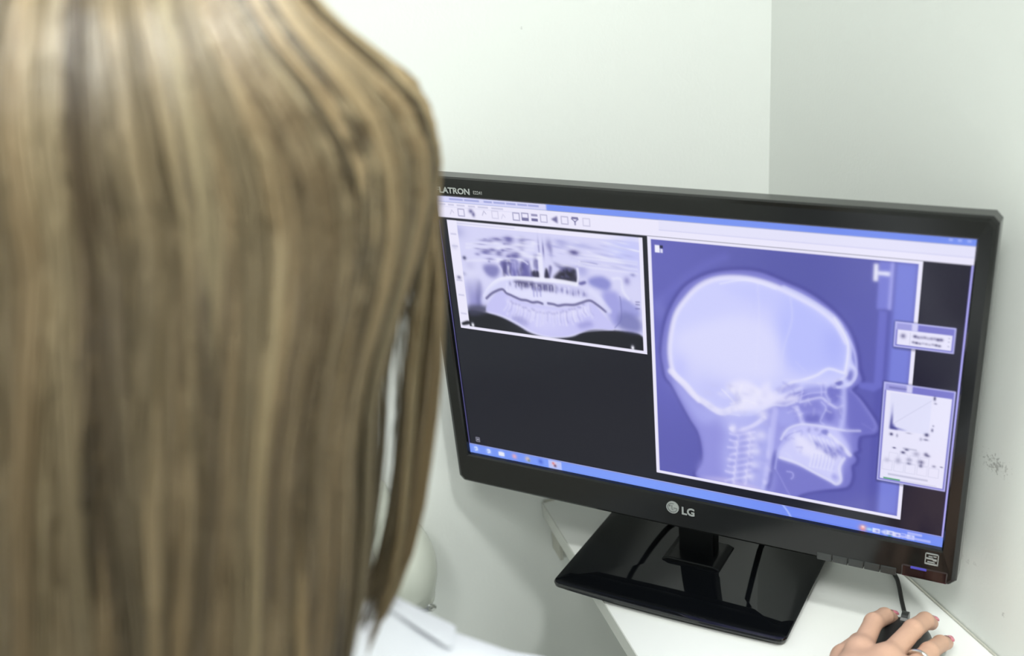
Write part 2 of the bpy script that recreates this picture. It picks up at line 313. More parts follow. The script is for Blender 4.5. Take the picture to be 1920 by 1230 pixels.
# flat picture on the display: [kind, shape in 1920 x 1080 display pixels, colour, opacity, softness]
ART = [
["R",[0,0,1920,1080],[22,23,36],1,0],
["C",[1773,82,1920,1040]],
["R",[1773,82,1920,1040],[30,26,48],0.8,4],
["C",[0,0,1920,1080]],
["R",[0,0,1920,24],[120,148,244],1,0],
["C",[0,0,1920,24]],
["R",[1400,0,1920,24],[100,122,226],0.6,60],
["C",[0,0,1920,1080]],
["R",[0,0,470,24],[214,214,248],1,4],
["R",[0,24,1920,82],[236,233,253],1,0],
["R",[900,24,1920,58],[222,222,250],0.5,3],
["R",[900,57,1920,60],[196,196,236],0.6,1],
["R",[60,8,120,15],[120,130,200],0.55,2],
["R",[126,8,190,15],[120,130,200],0.55,2],
["R",[210,8,245,15],[120,130,200],0.55,2],
["R",[252,8,300,15],[120,130,200],0.55,2],
["R",[305,8,345,15],[120,130,200],0.55,2],
["R",[352,8,392,15],[120,130,200],0.55,2],
["R",[396,8,440,15],[120,130,200],0.55,2],
["R",[10,30,40,36],[150,150,190],0.4,2],
["R",[52,30,78,36],[150,150,190],0.4,2],
["R",[90,30,125,36],[150,150,190],0.4,2],
["R",[140,30,170,36],[150,150,190],0.4,2],
["R",[182,30,226,36],[150,150,190],0.4,2],
["R",[240,30,290,36],[150,150,190],0.4,2],
["R",[0,40,420,42],[205,205,235],0.6,1],
["R",[1840,6,1852,14],[170,185,250],0.7,2],
["R",[1866,6,1878,14],[170,185,250],0.7,2],
["R",[1893,6,1905,14],[170,185,250],0.7,2],
["S",[57,68,65,52,73,62],3,[92,88,140],0.25,2,0],
["S",[93,46,119,46,119,72,93,72,93,46],4,[92,88,140],0.42,1.5,0],
["B",[149,51,9,8,0],[92,88,140],0.8],
["B",[159,62,7,9,0],[92,88,140],0.8],
["S",[198,62,206,46,214,56],3,[92,88,140],0.35,2,0],
["S",[240,43,266,43,266,69,240,69,240,43],4,[92,88,140],0.17,1.5,0],
["S",[279,68,287,52,295,62],3,[92,88,140],0.2,2,0],
["S",[329,43,355,43,355,69,329,69,329,43],4,[92,88,140],0.52,1.5,0],
["S",[366,41,392,41,392,67,366,67,366,41],4,[92,88,140],0.56,1.5,0],
["R",[366,57,392,67],[92,88,140],0.8,1.5],
["R",[405,57,431,67],[92,88,140],0.9,1.5],
["R",[405,41,431,49],[92,88,140],0.6,1.5],
["S",[443,41,469,41,469,67,443,67,443,41],4,[92,88,140],0.35,1.5,0],
["F",[485,54,511,41,511,67],[92,88,140],0.85,2,0],
["S",[527,41,553,41,553,67,527,67,527,41],4,[92,88,140],0.35,1.5,0],
["R",[568,39,594,47],[92,88,140],0.8,1.5],
["S",[568,46,581,56,594,46],4,[92,88,140],0.7,1.5,0],
["R",[578,54,584,68],[92,88,140],0.6,1.5],
["S",[613,41,639,41,639,67,613,67,613,41],4,[92,88,140],0.21,1.5,0],
["C",[36,91,838,520]],
["R",[36,91,838,520],[236,233,253],1,0],
["R",[60,98,330,102],[190,190,225],0.5,2],
["R",[80,108,824,508],[214,213,248],1,0],
["B",[761,142,60,40,0],[190,195,250],0.8],
["B",[802,153,40,70,0],[196,198,250],0.8],
["B",[68,133,40,25,0],[165,165,215],0.7],
["F",[83,444,158,442,233,453,300,477,357,501,435,509,532,492,581,465,629,453,712,444,815,448,823,510,671,511,336,511,46,505],[22,23,34],1,4,1],
["R",[42,500,830,509],[22,23,34],0,1],
["F",[45,500,68,489,80,500,52,507],[22,23,34],1,2,1],
["F",[92,324,145,311,157,385,156,424,89,440,89,393],[132,130,196],0.8,16,1],
["F",[144,315,153,332,146,394,130,427,128,377],[92,90,150],0.6,8,1],
["F",[84,425,166,415,171,441,90,463],[60,60,84],0.8,10,1],
["B",[116,262,22,22,0],[175,172,220],0.6],
["B",[118,306,40,60,0],[226,226,252],0.6],
["B",[95,232,8,7,0],[60,60,100],0.9],
["B",[83,295,12,8,0],[150,150,190],0.5],
["B",[250,148,23.31,7.2,0],[88,84,150],0.8],
["B",[300,144,19.43,11.2,0],[88,84,150],0.8],
["B",[356,144,15.54,12.8,0],[88,84,150],0.5],
["B",[220,156,15.54,8,0],[88,84,150],0.4],
["B",[194,197,23.31,8,0],[88,84,150],0.85],
["B",[224,189,15.54,7.2,0],[88,84,150],0.7],
["B",[252,200,15.54,9.6,0],[88,84,150],0.8],
["B",[317,205,21.37,12.8,0],[88,84,150],0.8],
["B",[292,210,11.65,9.6,0],[88,84,150],0.7],
["B",[331,193,15.54,6.4,0],[88,84,150],0.5],
["B",[346,167,19.43,4.8,0],[88,84,150],0.35],
["B",[442,168,3.5,27.2,0],[88,84,150],0.7],
["B",[424,163,3.11,32,0],[88,84,150],0.5],
["B",[467,149,11.65,19.2,0],[88,84,150],0.5],
["B",[473,169,7.77,24,0],[88,84,150],0.35],
["S",[112,177,206,166,297,164,402,160],9,[240,240,255],0.4,6,1],
["S",[110,191,205,181,296,179,401,174],9,[240,240,255],0.4,6,1],
["S",[104,242,198,231,290,228,396,223],9,[240,240,255],0.4,6,1],
["F",[250,232,295,222,312,253,317,278,288,283,264,272],[92,88,156],0.9,5,1],
["F",[294,224,332,224,325,285,296,282],[108,104,176],0.9,6,1],
["F",[344,222,377,218,377,257,383,277,333,280],[92,88,158],0.9,8,1],
["F",[389,252,417,253,419,275,387,275],[46,44,72],0.95,4,1],
["F",[397,216,417,217,418,246,398,244],[110,106,170],0.7,6,1],
["F",[317,276,387,274,386,280,321,282],[84,80,140],0.7,4,1],
["S",[286,248,286,266,291,288],9,[232,232,255],0.9,2,1],
["S",[246,249,260,273,275,286],9,[232,232,255],0.7,3,1],
["S",[240,229,291,215,348,218,371,229],6,[225,225,255],0.8,3,1],
["F",[447,236,456,256,457,276,437,278],[36,34,60],0.95,3,1],
["F",[460,229,472,232,460,274,456,275],[80,76,130],0.7,4,1],
["F",[491,253,513,235,535,224,568,232,572,248,570,282,522,281,477,273],[44,42,62],0.97,7,1],
["F",[478,213,514,220,567,228,529,241,509,236],[96,94,150],0.7,6,1],
["B",[567,168,20,9,0],[76,70,130],0.9],
["B",[521,139,30,14,0],[150,150,210],0.5],
["B",[597,139,40,10,0],[170,172,226],0.6],
["B",[595,231,24,24,0],[160,160,220],0.7],
["F",[577,279,604,269,607,278,587,286],[84,80,150],0.85,4,1],
["S",[577,225,578,255,572,281],8,[232,232,255],0.9,2,1],
["S",[587,173,666,175,813,179],6,[242,242,255],0.4,5,1],
["S",[586,182,666,184,812,187],6,[242,242,255],0.4,5,1],
["S",[585,201,664,203,811,205],6,[242,242,255],0.4,5,1],
["S",[584,215,663,217,811,220],6,[242,242,255],0.4,5,1],
["S",[583,178,674,180,813,182],4,[186,186,232],0.35,4,1],
["S",[582,191,673,192,812,195],4,[186,186,232],0.35,4,1],
["S",[580,208,672,210,811,212],4,[186,186,232],0.35,4,1],
["S",[593,198,633,199,657,201],4,[130,128,190],0.6,2,1],
["S",[425,191,425,234,425,274],20,[236,236,255],0.9,4,1],
["S",[388,220,388,249],12,[226,226,252],0.6,4,1],
["B",[410,213,6.78,5.34,0],[96,92,160],0.51],
["B",[339,160,17.74,4.32,0],[240,240,255],0.31],
["B",[274,174,25.89,5.8,0],[240,240,255],0.44],
["B",[279,162,5.58,3.86,0],[96,92,160],0.36],
["B",[254,223,16.77,2.94,0],[240,240,255],0.26],
["B",[247,152,25.97,4.7,0],[240,240,255],0.31],
["B",[394,200,24.04,5.05,0],[240,240,255],0.53],
["B",[245,232,8.38,5.02,0],[240,240,255],0.5],
["B",[280,186,24.42,4,0],[96,92,160],0.54],
["B",[247,222,14.68,4.27,0],[240,240,255],0.57],
["B",[352,176,11.82,4.8,0],[96,92,160],0.31],
["B",[403,151,11.5,5.83,0],[240,240,255],0.5],
["B",[292,184,17.35,3.25,0],[240,240,255],0.32],
["B",[290,223,6.58,5.28,0],[240,240,255],0.5],
["B",[404,144,6.23,4.61,0],[240,240,255],0.35],
["B",[211,225,15.97,5.42,0],[96,92,160],0.34],
["B",[207,226,20.06,2.13,0],[96,92,160],0.38],
["B",[199,207,25.05,2.1,0],[96,92,160],0.51],
["B",[162,171,8.3,2.73,0],[240,240,255],0.49],
["B",[265,142,8.18,2.15,0],[240,240,255],0.37],
["B",[320,202,12.08,2.12,0],[96,92,160],0.41],
["B",[361,198,20.87,5.45,0],[240,240,255],0.5],
["B",[287,157,11.64,2.41,0],[240,240,255],0.41],
["B",[396,139,13.25,4.06,0],[240,240,255],0.3],
["B",[417,149,13.81,2.07,0],[240,240,255],0.45],
["B",[197,150,8.38,2.38,0],[96,92,160],0.47],
["B",[288,228,25.89,2.93,0],[240,240,255],0.41],
["B",[222,197,21.8,4.84,0],[240,240,255],0.34],
["B",[270,187,5.75,3.63,0],[96,92,160],0.29],
["B",[355,153,8.82,2.93,0],[96,92,160],0.33],
["B",[297,179,18.48,2.85,0],[96,92,160],0.57],
["B",[413,192,15.74,4.32,0],[96,92,160],0.27],
["B",[268,187,6.97,5.21,0],[96,92,160],0.38],
["B",[292,222,11.08,5.93,0],[240,240,255],0.38],
["B",[156,212,11.42,5.36,0],[96,92,160],0.49],
["B",[158,190,15.2,2.83,0],[96,92,160],0.46],
["B",[176,172,24.64,2.31,0],[96,92,160],0.51],
["B",[205,197,14.73,5.01,0],[96,92,160],0.39],
["B",[191,156,22.85,4.56,0],[96,92,160],0.59],
["B",[348,133,21.32,4.89,0],[240,240,255],0.42],
["B",[253,182,10.65,4.11,0],[240,240,255],0.42],
["B",[411,199,22.56,3.19,0],[240,240,255],0.33],
["B",[291,160,19.26,5.67,0],[96,92,160],0.46],
["B",[381,137,25.95,2.59,0],[96,92,160],0.4],
["B",[176,154,25.76,4.59,0],[240,240,255],0.29],
["B",[238,162,19.3,3.76,0],[240,240,255],0.43],
["B",[183,196,20.87,2.38,0],[240,240,255],0.43],
["B",[352,154,14.68,4.81,0],[240,240,255],0.39],
["B",[421,197,8.04,3.76,0],[240,240,255],0.26],
["B",[313,216,15.71,3.93,0],[96,92,160],0.39],
["B",[344,218,14.92,5.85,0],[240,240,255],0.37],
["B",[356,191,22.89,2.9,0],[240,240,255],0.47],
["B",[263,201,18.33,2.05,0],[240,240,255],0.41],
["B",[344,213,22.14,2.07,0],[240,240,255],0.58],
["B",[352,187,23.58,2.4,0],[240,240,255],0.54],
["B",[366,148,17.31,2.77,0],[240,240,255],0.53],
["B",[190,202,10.33,4.26,0],[96,92,160],0.41],
["B",[204,235,5.06,3.94,0],[96,92,160],0.54],
["B",[332,202,19.17,3.34,0],[96,92,160],0.34],
["B",[297,138,20.83,2.69,0],[96,92,160],0.51],
["B",[742,147,33.62,4.59,0.12],[242,242,255],0.24],
["B",[525,165,18.84,2.03,0.12],[242,242,255],0.37],
["B",[804,138,21.47,3.33,0.12],[242,242,255],0.46],
["B",[574,187,26.16,4.74,0.12],[242,242,255],0.22],
["B",[756,137,33.88,3.96,0.12],[242,242,255],0.32],
["B",[763,116,21.73,3.59,0.12],[242,242,255],0.46],
["B",[745,169,16.99,3.37,0.12],[160,160,218],0.27],
["B",[561,219,34.56,3.14,0.12],[160,160,218],0.31],
["B",[583,130,14.99,3.33,0.12],[242,242,255],0.29],
["B",[777,194,29.19,4.79,0.12],[160,160,218],0.3],
["B",[503,153,30.35,3.12,0.12],[160,160,218],0.31],
["B",[746,131,28.99,3.2,0.12],[242,242,255],0.45],
["B",[585,209,25.08,4.07,0.12],[242,242,255],0.48],
["B",[726,183,38.07,4.26,0.12],[242,242,255],0.49],
["B",[569,185,21.02,3.19,0.12],[242,242,255],0.25],
["B",[800,137,36.81,2.56,0.12],[242,242,255],0.49],
["B",[515,131,20.78,4.75,0.12],[160,160,218],0.46],
["B",[734,151,17.1,4.5,0.12],[242,242,255],0.32],
["B",[566,187,19.49,4.78,0.12],[160,160,218],0.23],
["B",[519,148,22.61,2.75,0.12],[160,160,218],0.3],
["B",[556,148,20.09,3.12,0.12],[242,242,255],0.43],
["B",[490,145,22.89,4.34,0.12],[242,242,255],0.24],
["B",[649,199,33.05,3.83,0.12],[160,160,218],0.32],
["B",[814,139,28.58,2.95,0.12],[242,242,255],0.45],
["B",[676,171,39.55,4.97,0.12],[242,242,255],0.45],
["B",[628,159,11.38,2.32,0.12],[242,242,255],0.5],
["B",[507,222,37.45,2.23,0.12],[242,242,255],0.29],
["B",[749,109,20.52,2.52,0.12],[160,160,218],0.24],
["B",[705,121,29.48,2.15,0.12],[242,242,255],0.47],
["B",[552,172,14.16,3.51,0.12],[242,242,255],0.22],
["B",[533,218,25.69,4.05,0.12],[242,242,255],0.46],
["B",[515,177,13.5,2.32,0.12],[160,160,218],0.26],
["B",[487,152,28.68,4.58,0.12],[160,160,218],0.47],
["B",[718,160,14.89,2.32,0.12],[242,242,255],0.45],
["B",[689,133,18.92,3.29,0.12],[160,160,218],0.33],
["B",[605,199,26.87,3.42,0.12],[242,242,255],0.29],
["B",[732,205,31.09,4.1,0.12],[160,160,218],0.4],
["B",[475,187,15.83,3.74,0.12],[160,160,218],0.39],
["B",[685,185,24.25,2.14,0.12],[242,242,255],0.43],
["B",[753,188,11.15,2.59,0.12],[242,242,255],0.23],
["B",[690,166,38.67,4.93,0.12],[160,160,218],0.47],
["B",[632,147,34.72,4.1,0.12],[160,160,218],0.28],
["B",[781,160,22.46,4.16,0.12],[160,160,218],0.34],
["B",[701,124,18.17,4.73,0.12],[242,242,255],0.26],
["B",[584,175,25.76,4.77,0.12],[160,160,218],0.26],
["B",[736,176,23.43,3.36,0.12],[242,242,255],0.3],
["B",[635,143,24.28,2.58,0.12],[160,160,218],0.34],
["B",[670,145,28.15,4.58,0.12],[160,160,218],0.27],
["B",[682,178,30.46,2.92,0.12],[242,242,255],0.26],
["B",[760,136,36.11,2.59,0.12],[160,160,218],0.29],
["B",[305,241,5.06,15.05,0],[210,210,248],0.38],
["B",[393,220,3.79,10.41,0],[210,210,248],0.43],
["B",[316,231,8.49,18.32,0],[210,210,248],0.4],
["B",[383,268,4.8,23.44,0],[66,62,112],0.53],
["B",[282,268,6.55,19.24,0],[210,210,248],0.41],
["B",[291,241,6.99,10.21,0],[66,62,112],0.44],
["B",[316,250,5.35,15.6,0],[210,210,248],0.36],
["B",[288,242,7.9,9.45,0],[210,210,248],0.53],
["B",[366,225,5.41,16.23,0],[210,210,248],0.28],
["B",[336,252,6.49,19.28,0],[210,210,248],0.47],
["B",[290,231,3.78,10.27,0],[66,62,112],0.35],
["B",[340,257,8.66,9.63,0],[210,210,248],0.42],
["B",[263,268,3.84,12.97,0],[66,62,112],0.45],
["B",[327,276,5.04,22.76,0],[66,62,112],0.43],
["B",[265,274,8.68,18.17,0],[66,62,112],0.49],
["B",[401,245,3.15,13.45,0],[210,210,248],0.5],
["B",[249,269,7.29,21.79,0],[210,210,248],0.27],
["B",[340,257,5.52,20.65,0],[66,62,112],0.3],
["B",[256,264,7.96,18.77,0],[210,210,248],0.34],
["B",[405,220,7.73,22.32,0],[66,62,112],0.37],
["B",[405,224,3.41,11.73,0],[210,210,248],0.31],
["B",[251,255,4.69,18.43,0],[210,210,248],0.27],
["B",[337,253,8.49,10.03,0],[66,62,112],0.38],
["B",[328,245,6.43,16.26,0],[210,210,248],0.38],
["B",[321,277,6.89,10.6,0],[210,210,248],0.43],
["B",[272,250,7.23,23.64,0],[66,62,112],0.44],
["B",[348,237,5.79,14.77,0],[66,62,112],0.33],
["B",[285,270,7.93,17.94,0],[210,210,248],0.26],
["B",[299,273,6.29,17.1,0],[210,210,248],0.46],
["B",[290,267,8.08,15.39,0],[66,62,112],0.45],
["B",[528,258,6.3,9.71,0],[110,106,160],0.5],
["B",[517,258,8.49,8.48,0],[30,30,44],0.5],
["B",[563,235,6.99,7.75,0],[30,30,44],0.5],
["B",[560,274,5.95,7.7,0],[110,106,160],0.5],
["B",[540,249,7.99,6.09,0],[30,30,44],0.5],
["B",[537,262,6.04,6.99,0],[110,106,160],0.5],
["B",[549,250,8.56,7.42,0],[30,30,44],0.5],
["B",[535,268,8.48,8.02,0],[30,30,44],0.5],
["B",[517,237,6.27,4.69,0],[110,106,160],0.5],
["B",[512,263,7.67,5.07,0],[110,106,160],0.5],
["B",[511,239,7,6.41,0],[110,106,160],0.5],
["B",[520,239,4.09,4.18,0],[30,30,44],0.5],
["B",[543,235,5.65,6.87,0],[110,106,160],0.5],
["B",[561,270,7.19,7.45,0],[30,30,44],0.5],
["B",[534,241,5.52,8.98,0],[30,30,44],0.5],
["B",[542,253,5.4,7.02,0],[30,30,44],0.5],
["F",[173,260,200,247,238,249,245,270,224,295,191,291],[118,116,180],0.85,10,1],
["F",[618,262,649,247,685,247,709,267,694,294,666,294,623,280],[128,130,205],0.85,9,1],
["F",[669,308,706,293,740,312,738,398,714,432,692,396],[150,150,222],0.8,12,1],
["F",[742,319,775,322,790,335,813,347,813,381,744,378],[140,142,214],0.75,10,1],
["F",[739,372,811,385,813,438,730,430],[108,110,176],0.8,12,1],
["S",[740,312,743,341,740,398,713,434],4,[110,110,180],0.6,2,1],
["S",[717,248,748,248,753,288,775,318],9,[236,236,255],0.6,6,1],
["B",[771,251,12,14,0],[130,126,190],0.7],
["B",[795,227,10,6,0],[120,120,180],0.6],
["S",[802,325,816,324],4,[90,88,150],0.7,1.5,1],
["S",[802,334,815,334],4,[90,88,150],0.7,1.5,1],
["S",[801,350,815,349],4,[90,88,150],0.7,1.5,1],
["S",[167,375,197,336,246,302,321,288,423,283,503,281,567,285],16,[238,238,255],0.95,4,1],
["F",[150,386,186,342,246,304,320,296,307,324,247,335,192,377,157,413],[214,214,250],0.9,8,1],
["F",[305,300,388,298,376,316,328,320],[70,66,110],0.85,5,1],
["F",[382,303,478,299,471,324,428,326,389,332],[74,70,120],0.8,7,1],
["F",[482,305,584,307,605,330,499,324],[150,148,205],0.7,9,1],
["S",[272,315,267,347],6.45,[228,228,255],0.67,3,1],
["S",[288,312,284,337],10.18,[228,228,255],0.56,3,1],
["S",[298,312,296,334],7.17,[228,228,255],0.38,3,1],
["S",[307,311,307,341],8.69,[228,228,255],0.66,3,1],
["S",[319,308,313,336],5.5,[228,228,255],0.65,3,1],
["S",[330,309,331,331],5.06,[228,228,255],0.69,3,1],
["S",[343,311,338,334],10.75,[228,228,255],0.38,3,1],
["S",[358,312,359,334],5.38,[228,228,255],0.37,3,1],
["S",[368,303,366,331],9.79,[228,228,255],0.43,3,1],
["S",[375,313,373,332],5.75,[228,228,255],0.56,3,1],
["S",[390,308,388,325],9.7,[228,228,255],0.37,3,1],
["S",[400,306,400,332],8.87,[228,228,255],0.68,3,1],
["S",[410,313,406,329],5.62,[228,228,255],0.65,3,1],
["S",[425,305,425,335],8.68,[228,228,255],0.46,3,1],
["S",[440,309,438,328],5.12,[228,228,255],0.31,3,1],
["S",[449,303,448,332],5.82,[228,228,255],0.63,3,1],
["S",[462,306,459,329],5.38,[228,228,255],0.58,3,1],
["S",[474,299,475,328],7.11,[228,228,255],0.68,3,1],
["S",[479,303,479,328],8.21,[228,228,255],0.34,3,1],
["S",[496,303,492,331],7.01,[228,228,255],0.34,3,1],
["S",[501,306,501,328],10,[228,228,255],0.45,3,1],
["S",[518,307,514,329],10.74,[228,228,255],0.6,3,1],
["S",[522,309,520,330],9.59,[228,228,255],0.4,3,1],
["S",[535,304,531,334],10,[228,228,255],0.62,3,1],
["S",[545,307,545,332],8.22,[228,228,255],0.44,3,1],
["S",[559,306,557,329],5.64,[228,228,255],0.4,3,1],
["S",[568,307,569,331],6.55,[228,228,255],0.55,3,1],
["S",[579,310,581,327],10.59,[228,228,255],0.67,3,1],
["S",[589,310,587,328],7.56,[228,228,255],0.3,3,1],
["S",[602,309,598,337],5.01,[228,228,255],0.66,3,1],
["B",[286,313,5,9,0],[100,96,158],0.5],
["B",[310,320,5,9,0],[100,96,158],0.5],
["B",[334,326,5,9,0],[100,96,158],0.5],
["B",[360,313,5,9,0],[100,96,158],0.5],
["B",[384,320,5,9,0],[100,96,158],0.5],
["B",[407,326,5,9,0],[100,96,158],0.5],
["B",[433,313,5,9,0],[100,96,158],0.5],
["B",[456,320,5,9,0],[100,96,158],0.5],
["B",[480,326,5,9,0],[100,96,158],0.5],
["B",[505,314,5,9,0],[100,96,158],0.5],
["B",[528,320,5,9,0],[100,96,158],0.5],
["B",[551,326,5,9,0],[100,96,158],0.5],
["B",[575,314,5,9,0],[100,96,158],0.5],
["B",[598,320,5,9,0],[100,96,158],0.5],
["F",[256,341,355,332,452,328,545,332,619,337,566,356,476,368,414,369,323,362],[226,226,254],0.9,5,1],
["S",[386,320,385,351],6,[150,148,210],0.6,3,1],
["S",[400,318,399,349],6,[150,148,210],0.6,3,1],
["S",[415,317,414,347],6,[150,148,210],0.6,3,1],
["F",[164,434,196,381,241,347,283,366,350,381,427,385,499,383,565,371,622,349,661,379,708,440,629,448,557,478,484,498,416,503,348,489,292,460,229,445],[198,196,246],0.97,4,1],
["F",[263,369,349,390,493,390,608,359,601,390,491,422,370,423,279,398],[220,218,253],0.7,10,1],
["S",[267,385,262,403,245,424],7.34,[234,233,255],0.34,4,1],
["S",[280,388,274,410,258,437],10.07,[234,233,255],0.36,4,1],
["S",[286,391,280,412,265,427],5,[150,146,206],0.32,4,1],
["S",[293,395,287,421,272,451],10.93,[234,233,255],0.31,4,1],
["S",[308,395,303,418,289,444],8.64,[234,233,255],0.45,4,1],
["S",[314,398,309,419,297,434],5,[150,146,206],0.3,4,1],
["S",[317,396,311,424,298,455],10.43,[234,233,255],0.41,4,1],
["S",[329,405,324,427,313,453],8.35,[234,233,255],0.47,4,1],
["S",[335,408,330,428,320,443],5,[150,146,206],0.25,4,1],
["S",[342,407,338,432,327,461],10.92,[234,233,255],0.4,4,1],
["S",[359,409,355,432,346,457],10.46,[234,233,255],0.31,4,1],
["S",[365,413,361,433,353,447],5,[150,146,206],0.22,4,1],
["S",[371,406,368,428,359,453],9.68,[234,233,255],0.49,4,1],
["S",[380,412,377,429,371,447],8.81,[234,233,255],0.56,4,1],
["S",[386,416,384,430,378,440],5,[150,146,206],0.36,4,1],
["S",[393,415,390,440,384,467],9.96,[234,233,255],0.56,4,1],
["S",[410,411,406,438,401,467],8.51,[234,233,255],0.34,4,1],
["S",[416,415,413,439,408,455],5,[150,146,206],0.28,4,1],
["S",[419,408,416,432,412,458],8,[234,233,255],0.57,4,1],
["S",[430,413,428,431,426,451],7.62,[234,233,255],0.35,4,1],
["S",[436,417,434,432,433,443],5,[150,146,206],0.49,4,1],
["S",[446,409,445,427,444,447],6.24,[234,233,255],0.38,4,1],
["S",[461,407,459,431,458,458],10.4,[234,233,255],0.27,4,1],
["S",[467,411,465,433,465,447],5,[150,146,206],0.3,4,1],
["S",[471,404,469,424,470,447],9.41,[234,233,255],0.3,4,1],
["S",[485,402,484,426,485,451],6.87,[234,233,255],0.53,4,1],
["S",[491,406,490,427,492,441],5,[150,146,206],0.33,4,1],
["S",[498,403,497,426,500,451],6.11,[234,233,255],0.38,4,1],
["S",[512,398,511,422,514,449],8.38,[234,233,255],0.58,4,1],
["S",[518,401,517,424,521,438],5,[150,146,206],0.47,4,1],
["S",[523,394,523,410,527,428],6.04,[234,233,255],0.32,4,1],
["S",[535,391,535,416,541,442],10.43,[234,233,255],0.26,4,1],
["S",[541,395,541,418,547,432],5,[150,146,206],0.21,4,1],
["S",[546,381,546,404,553,428],10.65,[234,233,255],0.56,4,1],
["S",[558,381,558,405,565,429],9.29,[234,233,255],0.39,4,1],
["S",[563,385,564,406,572,419],5,[150,146,206],0.27,4,1],
["S",[574,378,575,401,583,426],8.72,[234,233,255],0.26,4,1],
["S",[584,368,585,386,595,405],7.08,[234,233,255],0.48,4,1],
["S",[590,372,591,387,601,397],5,[150,146,206],0.4,4,1],
["S",[595,368,597,382,608,398],10.78,[234,233,255],0.45,4,1],
["S",[611,358,613,381,624,405],10.38,[234,233,255],0.32,4,1],
["S",[617,361,618,382,630,395],5,[150,146,206],0.24,4,1],
["B",[283,383,6,5,0],[150,146,205],0.5],
["B",[290,390,6,5,0],[150,146,205],0.5],
["B",[303,391,6,5,0],[150,146,205],0.5],
["B",[317,393,6,5,0],[150,146,205],0.5],
["B",[333,401,6,5,0],[150,146,205],0.5],
["B",[344,401,6,5,0],[150,146,205],0.5],
["B",[357,411,6,5,0],[150,146,205],0.5],
["B",[372,403,6,5,0],[150,146,205],0.5],
["B",[379,407,6,5,0],[150,146,205],0.5],
["B",[392,413,6,5,0],[150,146,205],0.5],
["B",[406,411,6,5,0],[150,146,205],0.5],
["B",[421,413,6,5,0],[150,146,205],0.5],
["B",[434,411,6,5,0],[150,146,205],0.5],
["B",[444,407,6,5,0],[150,146,205],0.5],
["B",[456,411,6,5,0],[150,146,205],0.5],
["B",[466,409,6,5,0],[150,146,205],0.5],
["B",[478,405,6,5,0],[150,146,205],0.5],
["B",[494,401,6,5,0],[150,146,205],0.5],
["B",[504,395,6,5,0],[150,146,205],0.5],
["B",[518,395,6,5,0],[150,146,205],0.5],
["B",[531,386,6,5,0],[150,146,205],0.5],
["B",[543,382,6,5,0],[150,146,205],0.5],
["B",[554,380,6,5,0],[150,146,205],0.5],
["B",[569,372,6,5,0],[150,146,205],0.5],
["B",[577,372,6,5,0],[150,146,205],0.5],
["B",[591,359,6,5,0],[150,146,205],0.5],
["F",[274,449,314,439,352,457,330,473],[140,138,200],0.7,9,1],
["F",[560,439,608,420,626,436,573,455],[150,148,215],0.7,9,1],
["B",[416,453,90,45,0],[216,214,252],0.6],
["S",[173,383,204,358,247,339,265,352,284,358,308,366,327,371,351,371,375,376,399,372,418,376],9,[84,80,128],0.82,4,1],
["S",[443,372,467,373,485,376,514,369,552,365,581,354,618,341,649,355,680,375],9,[88,84,134],0.82,4,1],
["S",[625,306,655,328,694,371],20,[222,222,252],0.75,8,1],
["S",[164,437,234,445,301,468,367,496,435,505,513,494,581,467,707,442],5,[226,226,255],0.5,3,1],
["X",[80,108,824,508],3],
["R",[36,91,80,520],[236,233,253],1,1],
["R",[36,508,838,520],[236,233,253],1,1],
["R",[824,91,838,520],[236,233,253],1,1],
["F",[45,498,75,486,85,497,50,507],[22,23,34],0.95,2,1],
["B",[95,501,7,10,0],[245,245,255],1],
["B",[781,502,7,10,0],[245,245,255],1],
["R",[46,139.6,72,146.6],[180,178,214],0.5,2],
["R",[46,185.8,72,192.8],[180,178,214],0.5,2],
["R",[46,320.2,72,327.2],[180,178,214],0.5,2],
["R",[46,379,72,386],[180,178,214],0.5,2],
["R",[46,454.6,72,461.6],[180,178,214],0.5,2],
["B",[59,312,9,7,0],[90,88,130],0.7],
["B",[57,193,12,10,0],[200,200,228],0.6],
["C",[856,82,1773,1001]],
["R",[856,82,1773,1001],[236,233,253],1,0],
["R",[869,92,1760,990],[96,96,180],1,0],
["B",[900,120,260,260,0],[104,104,190],0.6],
["B",[1400,160,300,200,0],[88,90,168],0.8],
["B",[1000,900,220,160,0],[92,92,176],0.7],
["B",[900,550,120,200,0],[112,112,202],0.5],
["R",[1690,92,1760,990],[122,130,220],0.95,12],
["R",[1655,92,1690,990],[84,84,170],0.6,10],
["S",[873,330,958,250,1057,171,1136,130],28,[112,112,200],0.45,18,1],
["B",[892,346,26,40,0],[128,128,208],0.5],
["S",[894,492,919,370,976,265,1048,208,1135,177,1245,168,1345,195,1427,224,1509,276,1559,332,1586,396,1598,463,1610,504,1580,541,1608,569,1636,602,1665,642,1674,670,1664,689,1631,699,1614,711,1611,746,1613,762,1597,777,1609,794,1605,812,1594,828,1598,867,1588,905,1561,922,1486,945,1422,975,1377,1016,1265,1015,1029,993,1045,926,1044,858,1030,798,997,746,960,678,932,627,909,600,901,566,894,492],20,[72,70,152],0.75,8,1],
["F",[894,492,919,370,976,265,1048,208,1135,177,1245,168,1345,195,1427,224,1509,276,1559,332,1586,396,1598,463,1610,504,1580,541,1608,569,1636,602,1665,642,1674,670,1664,689,1631,699,1614,711,1611,746,1613,762,1597,777,1609,794,1605,812,1594,828,1598,867,1588,905,1561,922,1486,945,1422,975,1377,1016,1265,1015,1029,993,1045,926,1044,858,1030,798,997,746,960,678,932,627,909,600,901,566],[124,124,206],1,3,1],
["F",[937,609,1057,679,1180,702,1300,677,1308,882,1265,1015,1031,991,1048,889,1034,802,993,734],[150,150,226],0.9,12,1],
["F",[953,623,1028,684,1106,714,1064,761,1014,735],[170,172,240],0.8,16,1],
["F",[1123,711,1300,681,1302,996,1147,987,1122,874,1135,783],[176,178,242],0.85,22,1],
